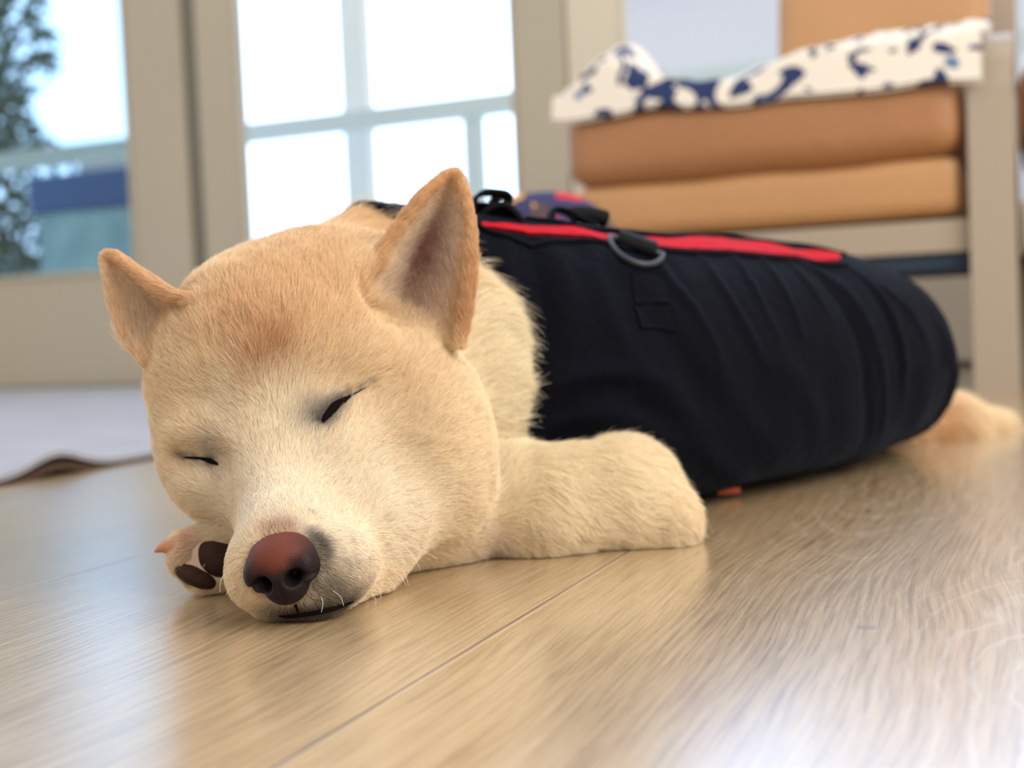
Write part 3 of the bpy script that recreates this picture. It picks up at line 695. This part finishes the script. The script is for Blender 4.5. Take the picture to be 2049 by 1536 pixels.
# ---- eyelids, lips, pads, claw
m_lid = mat('dark_eyelid', (.0045, .0022, .002), .8, spec=.05)
def taper(name, pts, rad, m, lift=.0, flat=1.0, n=30, **kw):
    P = smoothpath(np.array([hit(x, y, lift=lift) for x, y in pts]), n); R_ = np.interp(np.linspace(0, 1, n), np.linspace(0, 1, len(rad)), rad)
    v, f = sweep(P, [(c_[0], c_[1]*flat) for c_ in circ(1, 10)], up=-fw, scale=R_); return child(name, mesh(name, v, f), m, dog, **kw)
taper('eyelid', [(640, 852), (652, 834), (668, 815), (684, 803), (705, 789), (737, 771)], [.0004, .0017, .0025, .0019, .0006, .0003], m_lid, .0006)
taper('eyelid', [(369, 914), (385, 915), (405, 916), (424, 922), (440, 929)], [.0003, .0006, .0007, .0014, .0006], m_lid, .0012)
taper('lip', [(560, 1225), (575, 1227), (598, 1225), (634, 1219), (662, 1212), (685, 1204), (702, 1195)], [.0003, .0007, .0009, .0011, .0010, .0007, .0003], m_lid, .0022)
taper('lip', [(592, 1204), (596, 1214), (599, 1226)], [.0008, .0005, .0006], m_lid, .002, n=10)
m_pad = mat('dark_paw_pad', (.035, .014, .009), .7, spec=.2, noise=(250, .5), bump=(900, .0012))
m_claw = mat('horn_claw', (.40, .17, .075), .3)
def blob(name, px, py, Y, rx, ry, rz, m, roll=0, nz=.12, **kw):
    gg = Grid((-rx*1.5, -ry*1.5, -rz*1.5), (rx*1.5, ry*1.5, rz*1.5), min(rx, ry, rz)/5); gg.D[:] = .02; gg.ell((0, 0, 0), (rx, ry, rz), k=.001)
    v_, f_ = gg.mesh(); v_ = v_*(1+nz*vnoise(v_, 1.4/rx, 3))[:, None]
    return child(name, npmesh(name, v_ @ (Rn @ rotm(y=roll)).T+at(px, py, Y), f_), m, dog, **kw)
hp = hit(425, 1120); blob('paw_pad', 432, 1118, float(hp[1])+.004, .0125, .008, .0098, m_pad, 8)
hp = hit(395, 1152); blob('paw_pad', 388, 1150, float(hp[1])+.002 if hp[1] < .66 else .64, .0115, .008, .0052, m_pad, 28)
claw = smoothpath([at(372, 1100, .634), at(350, 1094, .629), at(326, 1095, .627), at(309, 1104, .626)], 14)
v, f = sweep(claw, circ(1, 10), scale=np.array([.0062, .0061, .0059, .0057, .0054, .0050, .0045, .0040, .0034, .0028, .0022, .0016, .0010, .0004])); child('claw', mesh('claw', v, f), m_claw, dog)
# ---- whiskers
m_wh = mat('whisker', (.85, .78, .66), .4)
WH = [[(800, 1052), (840, 1045), (895, 1050)], [(806, 1070), (840, 1064), (863, 1081)], [(765, 1082), (800, 1085), (825, 1110), (842, 1140)], [(770, 1083), (820, 1090), (877, 1118)],
      [(782, 1108), (805, 1118), (812, 1130)], [(780, 1128), (805, 1140), (818, 1172)], [(775, 1132), (800, 1150), (812, 1170)], [(770, 1150), (785, 1165), (790, 1178)], [(745, 1165), (760, 1180), (762, 1198)],
      [(735, 1185), (750, 1195), (752, 1210)], [(455, 1092), (430, 1105), (412, 1125), (405, 1138)], [(455, 1140), (443, 1158), (440, 1185)], [(475, 1170), (460, 1178), (452, 1190)], [(660, 1180), (680, 1192), (688, 1212)], [(640, 1190), (646, 1205), (643, 1225)]]
for w_ in WH:
    a0 = hit(*w_[0], lift=-.001, default=.60); P = [a0]+[at(x, y, float(a0[1])-.004-.004*k_) for k_, (x, y) in enumerate(w_[1:])]
    v, f = sweep(smoothpath(P, 16), circ(1, 5), scale=np.linspace(.00016, .00005, 16)); child('whisker', mesh('whisker', v, f), m_wh, dog)

# ---- fur strands
def make_fur():
    T3 = np.concatenate([BF[:, [0, 1, 2]], BF[:, [0, 2, 3]]]); A_, B_, C_ = BV[T3[:, 0]], BV[T3[:, 1]], BV[T3[:, 2]]
    ctr = (A_+B_+C_)/3; nt_ = np.cross(B_-A_, C_-A_); ar = np.linalg.norm(nt_, axis=1)/2; nt_ = nt_/(2*ar[:, None]+1e-15)
    # hidden under the coat?
    ts = np.linspace(0, 1, 200); axs = axis(ts); dd = np.hypot(ctr[:, None, 0]-axs[None, :, 0], ctr[:, None, 1]-axs[None, :, 1]) if len(ctr) < 5 else None
    ti = np.empty(len(ctr), int); dm = np.empty(len(ctr))
    for i in range(0, len(ctr), 20000):
        d_ = np.hypot(ctr[i:i+20000, None, 0]-axs[None, :, 0], ctr[i:i+20000, None, 1]-axs[None, :, 1]); ti[i:i+20000] = d_.argmin(1); dm[i:i+20000] = d_.min(1)
    under = (ti > 3) & (ti < 196) & (dm < axs[ti, 2]-.006) & (ctr[:, 2] < axs[ti, 3]-.006)
    facing = ((CAM-ctr)*nt_).sum(1)/np.linalg.norm(CAM-ctr, axis=1)
    dist = np.linalg.norm(ctr-CAM, axis=1)
    w = ar*np.where(facing > -.25, 1.0, .18)*np.where(under, 0, 1)*np.where(ctr[:, 2] < .003, .05, 1)*np.clip((.62/dist)**1.5, .1, 1.4)
    w /= w.sum(); ix = rng.choice(len(w), FURN, p=w); r1, r2 = rng.random(FURN), rng.random(FURN); s1_ = np.sqrt(r1)
    ba = np.stack([1-s1_, s1_*(1-r2), s1_*r2], 1)
    P = A_[ix]*ba[:, :1]+B_[ix]*ba[:, 1:2]+C_[ix]*ba[:, 2:]; t3 = T3[ix]
    N = NOR[t3[:, 0]]*ba[:, :1]+NOR[t3[:, 1]]*ba[:, 1:2]+NOR[t3[:, 2]]*ba[:, 2:]; N /= np.linalg.norm(N, axis=1)[:, None]
    # keep the nose, the lids and the pads bare
    keep = np.ones(FURN, bool)
    lc = (P-nose_c) @ Mn; keep &= ~(((lc[:, 0]/.0150)**2+((lc[:, 2]+.0005)/.0128)**2 < 1) & (lc[:, 1] < .02))
    px = proj(P); 
    padc = [(at(432, 1118, float(P0[1])), r_) for P0, r_ in ((hit(432, 1118), .0115),)]
    for c_, r_ in padc: keep &= np.linalg.norm(P-c_, axis=1) > r_
    c_ = hit(388, 1150, default=.64); keep &= np.linalg.norm(P-c_, axis=1) > .008
    P, N = P[keep], N[keep]; n = len(P)
    ew, est = ear_of(P); C3 = furcolor(P, N, (ew, est))
    nt0 = nose_c+np.array([0, .01, .004])
    v = P-nt0; dn_ = np.linalg.norm(v, axis=1); v /= dn_[:, None]
    head = smst(.26, .20, dn_)*(P[:, 0] < .02)
    ruff_d = np.array([.55, .45, -.55]); v = v*head[:, None]+ruff_d*(1-head[:, None])
    arm = smst(-.005, .015, P[:, 0])*(P[:, 1] < .80)*smst(.085, .07, P[:, 2]); v = v*(1-arm[:, None])+np.array([.75, -.05, -.45])*arm[:, None]
    pawm = (P[:, 0] < -.14)*(P[:, 2] < .045)*(P[:, 1] < .68)*(proj(P)[:, 1] > 1040); v = np.where(pawm[:, None] > 0, np.array([-.8, -.2, -.3]), v)
    jit = np.stack([vnoise(P, 70, s_) for s_ in (11, 12, 13)], 1)*.35+np.stack([vnoise(P, 320, s_) for s_ in (14, 15, 16)], 1)*.30+rng.normal(0, .13, (n, 3))
    L = .0070+.0*dn_; L = .0036+smst(.03, .15, dn_)*.0052
    nk = smst(.165, .24, dn_)*(1-arm); L = L+nk*.012; L = np.where(arm > .5, .0105, L); L = np.where(pawm > 0, .0055, L)
    L = L*np.clip(.5+smst(.0, .016, np.minimum(np.linalg.norm(P-SP[IE][0], axis=1), np.linalg.norm(P-SP[IL][0], axis=1))), .45, 1)
    isr = ew >= 0
    for k_, (E_, T_) in enumerate(EARS):
        m_ = ew == k_; base = E_[T_[:, 0] < .05].mean(0); tip = E_[T_[:, 0] > .97].mean(0); up_ = (tip-base)/np.linalg.norm(tip-base)
        v[m_] = up_; L[m_] = .0024+.006*np.exp(-((est[m_, 0]-.2)/.28)**2)*(((CAM-P[m_])*N[m_]).sum(1) > 0)
        mid = E_.mean(0); ac_ = E_[(T_[:, 1] > .9) & (T_[:, 0] < .4)].mean(0)-E_[(T_[:, 1] < .1) & (T_[:, 0] < .4)].mean(0); ac_ /= np.linalg.norm(ac_)
        inn = (((CAM-P)*N).sum(1) > 0) & m_; sg_ = np.sign(.55-est[:, 1])*np.clip(1.2-1.3*est[:, 0], 0, 1); v[inn] += ac_*(sg_[inn]*.8)[:, None]
    v += jit*np.where(isr, .6, 1)[:, None]
    tg = v-N*(v*N).sum(1)[:, None]; tg /= np.linalg.norm(tg, axis=1)[:, None]+1e-9
    lift = np.where(isr, .30, .34)+.22*nk+rng.normal(0, .06, n)
    L *= rng.uniform(.65, 1.15, n)*(1+.25*vnoise(P, 130, 21))
    wisp = (rng.random(n) < .04*nk+.015*arm); L = np.where(wisp, L*1.2, L); lift = np.where(wisp, lift+.2, lift)
    K = 5; pos = np.empty((n, K, 3), np.float32)
    for i, s_ in enumerate(np.linspace(0, 1, K)):
        q_ = P+(tg*(s_+.25*s_*s_)[..., None] if np.ndim(s_) else tg*(s_+.25*s_*s_))*L[:, None]*.85+N*(lift*L*(s_-.38*s_*s_)*1.25)[:, None]
        q_ = q_+np.array([0, 0, -1.])*(nk*L*.16*s_*s_)[:, None]; q_[:, 2] = np.maximum(q_[:, 2], .0006)
        pos[:, i] = q_
    rt = np.where(isr, .00008, .00009)*(1+.35*nk)*np.clip(dist.mean()*0+1, 1, 1)
    rad = (rt[:, None]*np.array([1, .95, .8, .55, .12])[None]).astype(np.float32)
    C3 = C3*(1+rng.normal(0, .11, n))[:, None]*np.where(rng.random(n) < .04, .72, 1)[:, None]
    cu = bpy.data.hair_curves.new('fur'); cu.add_curves([K]*n)
    cu.attributes['position'].data.foreach_set('vector', (pos-np.array(root_loc(dog), np.float32)).ravel())
    ra = cu.attributes.get('radius') or cu.attributes.new('radius', 'FLOAT', 'POINT'); ra.data.foreach_set('value', rad.ravel())
    cc = cu.attributes.new('fur_color', 'FLOAT_COLOR', 'CURVE'); c4 = np.ones((n, 4), np.float32); c4[:, :3] = np.clip(C3, .01, .97); cc.data.foreach_set('color', c4.ravel())
    ob = bpy.data.objects.new('fur', cu); COL.objects.link(ob); cu.materials.append(m_fur); ob.parent = dog
    return ob
FURN = 520000
make_fur()

# ---------------------------------------------------------------- armchair and its look-alike at the right edge
F0 = floor_at(1995, 782); F0[2] = 0
def CF(v):
    """chair frame (s leftwards, d backwards, z) -> world"""
    v = np.asarray(v, float); return F0*[1, 1, 0] - v[..., :1]*ud + v[..., 1:2]*vd + v[..., 2:3]*np.array([0, 0, 1.])
m_leather = mat('tan_leather', (.36, .165, .068), .5, noise=(5, .12), bump=(60, .002))
m_leather2 = mat('lit_tan_leather', (.46, .245, .105), .5, noise=(5, .10), bump=(60, .002))  # same leather as the seat, its better lit tone put into the colour
m_bar = mat('taupe_metal_bar', (.36, .30, .235), .5)
m_navy = mat('navy_webbing', (.012, .03, .06), .8)
def soft_box(lo, hi, r, n=30, puff=.0, sag=0):
    """cushion with rounded edges and a slight crown"""
    lo, hi = np.array(lo), np.array(hi); c_ = (lo+hi)/2; hf = (hi-lo)/2
    v, f = bevel_box(lo, hi, r, 6); import bmesh
    me = mesh('tmp', v, f); bm = bmesh.new(); bm.from_mesh(me); bmesh.ops.subdivide_edges(bm, edges=[e_ for e_ in bm.edges if e_.calc_length() > .08], cuts=8, use_grid_fill=True); bm.verts.index_update()
    v = np.array([q_.co[:] for q_ in bm.verts]); f = [[q_.index for q_ in p_.verts] for p_ in bm.faces]; bm.free(); bpy.data.meshes.remove(me)
    q = (v-c_)/hf; w = (1-np.clip(np.abs(q[:, 0]), 0, 1)**3)*(1-np.clip(np.abs(q[:, 1]), 0, 1)**3)
    v[:, 2] += puff*w*np.sign(q[:, 2])*(np.abs(q[:, 2]) > .5); wf = (1-np.clip(np.abs(q[:, 0]), 0, 1)**3)*(1-np.clip(np.abs(q[:, 2]), 0, 1)**3)
    v[:, 1] -= puff*.8*wf*(q[:, 1] < -.5); v += .0025*np.stack([vnoise(v, 9, s_) for s_ in (31, 32, 33)], 1)
    return v, f
def zc(z): return z
chair = empty('armchair', tuple(CF([.33, .3, 0])), 'low armchair with tan leather cushions on a taupe flat-bar frame behind the dog', 'armchair')
v, f = soft_box((.036, -.005, .357), (.675, .56, .487), .045, puff=.014); child('seat_cushion', mesh('seat_cushion', CF(v), f), m_leather, chair)
v, f = soft_box((.040, .006, .268), (.665, .56, .357), .030, puff=.004); child('base_cushion', mesh('base_cushion', CF(v), f), m_leather2, chair, label='lower tan cushion with brighter light in its colour')
v, f = soft_box((0, 0, 0), (.40, .13, .30), .04, puff=.01); a_ = math.radians(12); v = np.stack([v[:, 0]+.012, .50+v[:, 1]*math.cos(a_)+v[:, 2]*math.sin(a_), .50+v[:, 2]*math.cos(a_)-v[:, 1]*math.sin(a_)], 1)
child('back_cushion', mesh('back_cushion', CF(v), f), m_leather2, chair)
v, f = bevel_box((.03, .012, .212), (.67, .024, .262), .003, 2); v2, f2 = bevel_box((.03, .55, .212), (.67, .562, .262), .003, 2); v, f = merge([(v, f), (v2, f2)]); child('seat_rail', mesh('seat_rail', CF(v), f, False), m_bar, chair)
v, f = bevel_box((.034, .02, .186), (.668, .55, .2115), .003, 2); child('webbing', mesh('webbing', CF(v), f, False), m_navy, chair, label='navy webbing under the seat')
rb = [(-.006, -.033), (.006, -.033), (.006, .033), (-.006, .033)]
pth = [CF([0, 0, z_]) for z_ in (0, .12, .25, .38, .45)]+[CF([0, .008, .492]), CF([0, .03, .520]), CF([0, .06, .533]), CF([0, .12, .538]), CF([0, .35, .535]), CF([0, .56, .53])]
def bar(pts, w, t):
    P = np.array(pts); V_ = []; sdir = -ud
    for i in range(len(P)):
        tn = P[min(i+1, len(P)-1)]-P[max(i-1, 0)]; tn /= np.linalg.norm(tn); n = np.cross(tn, sdir)
        V_ += [P[i]+sdir*w*a_/2+n*t*b_/2 for a_, b_ in ((-1, -.6), (-.95, -1), (.95, -1), (1, -.6), (1, .6), (.95, 1), (-.95, 1), (-1, .6))]
    return np.array(V_), [[i*8+q_, i*8+(q_+1) % 8, (i+1)*8+(q_+1) % 8, (i+1)*8+q_] for i in range(len(P)-1) for q_ in range(8)]+[list(range(8))[::-1], list(range(len(V_)-8, len(V_)))]
v, f = bar(pth, .066, .014); child('arm_frame', mesh('arm_frame', v, f, False), m_bar, chair)
v, f = bar([CF([0, .56+.2*z_, z_]) for z_ in (0, .3, .6, .77)], .066, .014); child('back_post', mesh('back_post', v, f, False), m_bar, chair)
v, f = bar([CF([.66, .30, 0]), CF([.66, .30, .212])], .05, .012); child('leg', mesh('leg', v, f, False), m_bar, chair)
# the matching seat, only its left edge is inside the picture
c2 = chair.copy(); COL.objects.link(c2); c2.location = Vector(chair.location)+Vector(ud*.712); c2.name = 'armchair'
c2['label'] = 'second tan cushioned seat cut off at the far right edge, past the taupe post'
for ch in list(chair.children):
    if ch.name.startswith(('arm_frame', 'back_post')): pass
    c_ = ch.copy(); COL.objects.link(c_); c_.parent = c2

# white and navy throw on the seat
m_throw = bpy.data.materials.new('patterned_throw'); m_throw.use_nodes = True; g = NG(m_throw); bs = g.t.nodes['Principled BSDF']; bs.inputs['Roughness'].default_value = .9
tcn = g.n('ShaderNodeTexCoord'); n1 = g.noise(tcn.outputs['Object'], 17, 1, .4, 1.2); n2 = g.noise(tcn.outputs['Object'], 26, 1, .4, .5)
c = g.mix(g.m('GREATER_THAN', n1, .565), (.78, .72, .64), (.018, .035, .12)); c = g.mix(g.m('GREATER_THAN', n2, .69), c, (.12, .20, .36)); g.l(c, bs.inputs['Base Color'])
ns, nd = 150, 90
ss, dd = np.meshgrid(np.linspace(.006, .682, ns), np.linspace(-.06, .50, nd), indexing='ij')
front = np.clip(-dd-.012, 0, 1)
zt = .512 + .012*vnoise(np.stack([ss*16, dd*12, ss*0], -1), 1, 41) + .006*vnoise(np.stack([ss*45, dd*40, ss*0], -1), 1, 42)
zt += smst(.40, .22, ss)*(.030+.110*np.clip(dd/.5, 0, 1)) + .075*np.exp(-((ss-.575)/.05)**2-((dd-.10)/.13)**2)+.02*np.exp(-((ss-.60)/.07)**2)
zt = np.where(dd < -.012, zt+(.470+.010*vnoise(np.stack([ss*14, ss*0, ss*0], -1), 1, 43)-zt)*np.clip(front/.045, 0, 1), zt)
dp = np.where(dd < -.012, -.024-.004*np.sin(front*30), dd)
Pt = CF(np.stack([ss+.004*vnoise(np.stack([dd*20, ss*5, ss*0], -1), 1, 44), dp, zt], -1)); Pb = Pt-np.array([0, 0, .006])+vd*.004*(dd < 0)[..., None]
V = np.concatenate([Pt.reshape(-1, 3), Pb.reshape(-1, 3)]); I = np.arange(ns*nd).reshape(ns, nd); Q = np.stack([I[:-1, :-1], I[1:, :-1], I[1:, 1:], I[:-1, 1:]], -1).reshape(-1, 4)
Fl = Q.tolist()+(Q[:, ::-1]+ns*nd).tolist(); bd = list(I[:, 0])+list(I[-1, 1:])+list(I[::-1, -1][1:])+list(I[0, ::-1][1:-1])
for x, y in zip(bd, bd[1:]+bd[:1]): Fl.append([x, y, y+ns*nd, x+ns*nd])
th_ = mesh('throw_blanket', V, Fl); tb = obj('throw_blanket', th_, m_throw, label='white throw with navy blotches crumpled on the tan armchair seat', category='blanket')
me_c = Vector(CF([.33, .2, .5])); th_.transform(Matrix.Translation(-me_c)); tb.location = me_c

# ---------------------------------------------------------------- rug, cushion behind the dog
m_rug = mat('pale_rug', (.36, .36, .385), .95, noise=(9, .22), bump=(260, .004))
m_back = mat('brown_rug_backing', (.06, .028, .015), .95)
eu = fcoord(150, 946)[1]; base_u = float(W0 @ ud); base_v = float(W0 @ vd)
curl_v = [fcoord(x, 946+(-.156)*(x-150))[0] for x in (60, 115, 190)]
nu_, nv_ = 60, 420
gu_, gv_ = np.meshgrid(np.linspace(-1.5, 0, nu_)**1, np.linspace(base_v-3.2, base_v-.05, nv_), indexing='ij'); gu_ = -np.abs(gu_)**1.6*1.0
lift_ = .016*np.exp(-((gv_-curl_v[1])/.045)**2)*np.exp(-(gu_/.06)**2) + .0*gu_
wave = .004*np.exp(-(gu_/.06)**2)*vnoise(np.stack([gv_*8, gv_*0, gv_*0], -1), 1, 52)
top = (eu+gu_+wave)[..., None]*ud+gv_[..., None]*vd+(.008+lift_)[..., None]*np.array([0, 0, 1.]); bot = top-np.array([0, 0, .0045])
def slab(top, bot):
    a_, b_ = top.shape[:2]; V_ = np.concatenate([top.reshape(-1, 3), bot.reshape(-1, 3)]); I_ = np.arange(a_*b_).reshape(a_, b_); Q_ = np.stack([I_[:-1, :-1], I_[1:, :-1], I_[1:, 1:], I_[:-1, 1:]], -1).reshape(-1, 4)
    F_ = Q_.tolist()+(Q_[:, ::-1]+a_*b_).tolist(); bd_ = list(I_[:, 0])+list(I_[-1, 1:])+list(I_[::-1, -1][1:])+list(I_[0, ::-1][1:-1])
    for x, y in zip(bd_, bd_[1:]+bd_[:1]): F_.append([x, y, y+a_*b_, x+a_*b_])
    return V_, F_
rug = empty('rug', tuple(eu*ud*1+(base_v-1.5)*vd), 'pale grey rug with a curled edge on the floor by the glass doors', 'rug')
v, f = slab(top, bot); child('pile', mesh('pile', v, f), m_rug, rug)
b2 = bot.copy(); b2[..., 2] = np.minimum(bot[..., 2]-.0002, .0030+lift_*.75); b3 = b2.copy(); b3[..., 2] = np.maximum(.0004, b2[..., 2]-.006*(lift_ < .004)-.009)
v, f = slab(b2, b3); child('rug_backing', mesh('rug_backing', v, f), m_back, rug, label='dark brown underside')

m_cush = bpy.data.materials.new('multicoloured_print'); m_cush.use_nodes = True; g = NG(m_cush); bs = g.t.nodes['Principled BSDF']; bs.inputs['Roughness'].default_value = .9
tcn = g.n('ShaderNodeTexCoord'); vo = g.n('ShaderNodeTexVoronoi'); vo.inputs['Scale'].default_value = 34; g.l(tcn.outputs['Object'], vo.inputs['Vector'])
sp = g.n('ShaderNodeSeparateColor'); g.l(vo.outputs['Color'], sp.inputs[0]); r = g.ramp(sp.outputs[0], [(0, (.03, .03, .10)), (.35, (.03, .03, .10)), (.37, (.55, .02, .03)), (.6, (.55, .03, .04)), (.62, (.60, .30, .05)), (.78, (.6, .3, .05)), (.8, (.08, .05, .05)), (1, (.1, .06, .05))])
g.t.nodes[-1].color_ramp.interpolation = 'CONSTANT' if g.t.nodes[-1].bl_idname == 'ShaderNodeValToRGB' else 'LINEAR'; g.l(r, bs.inputs['Base Color'])
cc_ = at(1080, 520, 1.55); hz = .145
th1, ph1 = np.meshgrid(np.linspace(0, 2*math.pi, 72, endpoint=False), np.linspace(-math.pi/2, math.pi/2, 40), indexing='ij')
sg = lambda x, e_: np.sign(x)*np.abs(x)**e_
lx = .115*sg(np.cos(th1), .8)*sg(np.cos(ph1), .8); ly = .06*sg(np.sin(th1), 1)*np.cos(ph1); lz = hz*sg(np.sin(ph1), .85)
Pq = np.stack([lx*(1+.04*vnoise(np.stack([lx*20, lz*20, ly], -1), 1, 61)), ly, lz], -1)
Pq = cc_*[1, 1, 0]+Pq[..., :1]*ud+Pq[..., 1:2]*vd+(Pq[..., 2:3]+hz+.002)*np.array([0, 0, 1.])
I = np.arange(72*40).reshape(72, 40); Q = np.stack([I[:, :-1], np.roll(I, -1, 0)[:, :-1], np.roll(I, -1, 0)[:, 1:], I[:, 1:]], -1).reshape(-1, 4)
cme = npmesh('cushion', Pq.reshape(-1, 3), Q); cme.transform(Matrix.Translation(-Vector(cc_*[1, 1, 0]))); cu_ = obj('floor_cushion', cme, m_cush, label='multicoloured red and navy patterned cushion on the floor behind the dog', category='cushion'); cu_.location = Vector(cc_*[1, 1, 0])

# ---------------------------------------------------------------- outside
m_rail = mat('grey_green_rail', (.60, .66, .66), .5); m_slab = mat('pale_balcony_floor', (.62, .63, .62), .8)
OFF = 1.9
ua, za = wall_u(490, 262, OFF); ub, zb = wall_u(1030, 212, OFF); print('rail', ua, za, ub, zb)
rz = (za+zb)/2
rail = empty('balcony_railing', tuple(WF([[ub, OFF, -.08]])[0]), 'grey-green balcony railing outside the glass doors', 'railing')
v, f = bevel_box((ua-3.2, OFF-.03, rz-.045), (ub+2.4, OFF+.03, rz+.045), .008, 2); child('handrail', mesh('handrail', WF(v), f, False), m_rail, rail)
up = wall_u(950, 300, OFF)[0]
for k_ in (-3, -2, -1, 0, 1):
    v, f = bevel_box((up+k_*1.35-.045, OFF-.02, -.08), (up+k_*1.35+.045, OFF+.02, rz-.044), .004, 2); child('post', mesh('post', WF(v), f, False), m_rail, rail)
v, f = bevel_box((ua-3.4, .11, -.12), (ub+2.6, OFF+.2, -.0802), .004, 2); obj('trim_3', mesh('trim_3', WF(v), f, False), m_slab, kind='structure')
uc = wall_u(744, 120, OFF+.3)[0]
v, f = bevel_box((uc-.065, OFF+.12, -.08), (uc+.065, OFF+.19, 2.9), .006, 2)
obj('balcony_column', mesh('balcony_column', WF(v), f, False), mat('glare_paled_column', (.80, .83, .82), .7), label='slim glare-paled post behind the balcony railing, seen through the middle door', category='post')  # pale colour carries the outdoor glare that washes the post out
# neighbouring building
u1, z1 = wall_u(1150, 60, 7); u2, z2 = wall_u(1750, 60, 7)
bl = empty('building', tuple(WF([[(u1+u2)/2, 8, -3]])[0]), 'pale lavender building outside, seen above the armchair seat', 'building')
m_stucco = mat('pale_lavender_stucco', (.70, .74, .86), .9, noise=(.8, .03))
v, f = bevel_box((u1, 7, -3), (u1+7, 10, 2.78), .03, 2); child('facade', mesh('facade', WF(v), f, False), m_stucco, bl)
v, f = bevel_box((u1-.15, 6.85, 2.78), (u1+7.15, 10.15, 2.9), .03, 2); child('roof', mesh('roof', WF(v), f, False), m_stucco, bl)
# cushion box on the balcony behind the left pane
b1, bz1 = wall_u(70, 385, 1.0); b2_, bz2 = wall_u(300, 385, 1.0); zt1 = wall_u(160, 345, 1.0)[1]; zt2 = wall_u(160, 420, 1.0)[1]; print('box', b1, b2_, zt1, zt2)
box = empty('storage_box', tuple(WF([[(b1+b2_)/2, 1.0, -.08]])[0]), 'light blue storage box with a navy padded lid outside the left pane', 'box')
m_lb = mat('light_blue_panels', (.42, .66, 1.0), .6, noise=(7, .5)); m_nv = mat('navy_cushion_cloth', (.06, .15, .42), .8)
v, f = bevel_box((b1, 1.0, -.08), (b2_, 1.5, zt2), .015, 3); child('body', mesh('body', WF(v), f, False), m_lb, box)
v, f = bevel_box((b1-.02, .98, zt2), (b2_+.02, 1.52, zt1), .02, 4); child('lid_cushion', mesh('lid_cushion', WF(v), f), m_nv, box)
t1, tz = wall_u(160, 335, 1.1); t2, _ = wall_u(255, 335, 1.1)
v, f = bevel_box((t1, 1.08, zt1), (t2, 1.36, zt1+.07), .022, 4); tw = mesh('folded_towel', WF(v), f); obj('folded_towel', tw, mat('white_towel', (.86, .88, .90), .95, bump=(300, .002)), label='folded white towel lying on the navy lid of the blue storage box', category='towel')
# tree behind the left pane
tu, tz = wall_u(30, 250, 2.6); tc_ = WF([[tu-.38, 2.6, 0]])[0]
tree = empty('tree', tuple(tc_+[0, 0, -3]), 'dark green leafy tree outside at the far left, behind the pane', 'tree')
m_leaf = mat('dark_green_leaves', (.06, .12, .07), .6, noise=(4, .3)); m_bark = mat('bark', (.10, .07, .05), .9)
v, f = sweep([tc_+[0, 0, z_] for z_ in (-3, -1, .5, 1.6)], circ(1, 10), scale=[.09, .07, .05, .02]); child('trunk', mesh('trunk', v, f), m_bark, tree)
nl_ = 5200; zz_ = rng.uniform(-.4, 2.6, nl_); aa_ = rng.uniform(0, 2*math.pi, nl_); rr_ = .52*np.sqrt(rng.random(nl_))*(1-.25*np.abs(zz_-.6)/2)*(1+.3*np.sin(zz_*7+aa_*2)); c0 = tc_+np.stack([rr_*np.cos(aa_), rr_*np.sin(aa_), zz_], 1)
a1 = rng.normal(size=(nl_, 3)); a1 /= np.linalg.norm(a1, axis=1)[:, None]; a2 = np.cross(a1, rng.normal(size=(nl_, 3))); a2 /= np.linalg.norm(a2, axis=1)[:, None]
LV = np.stack([c0-a1*.06, c0+a2*.022+a1*.0, c0+a1*.06, c0-a2*.022], 1).reshape(-1, 3); child('foliage', npmesh('foliage', LV, np.arange(nl_*4).reshape(-1, 4)), m_leaf, tree)
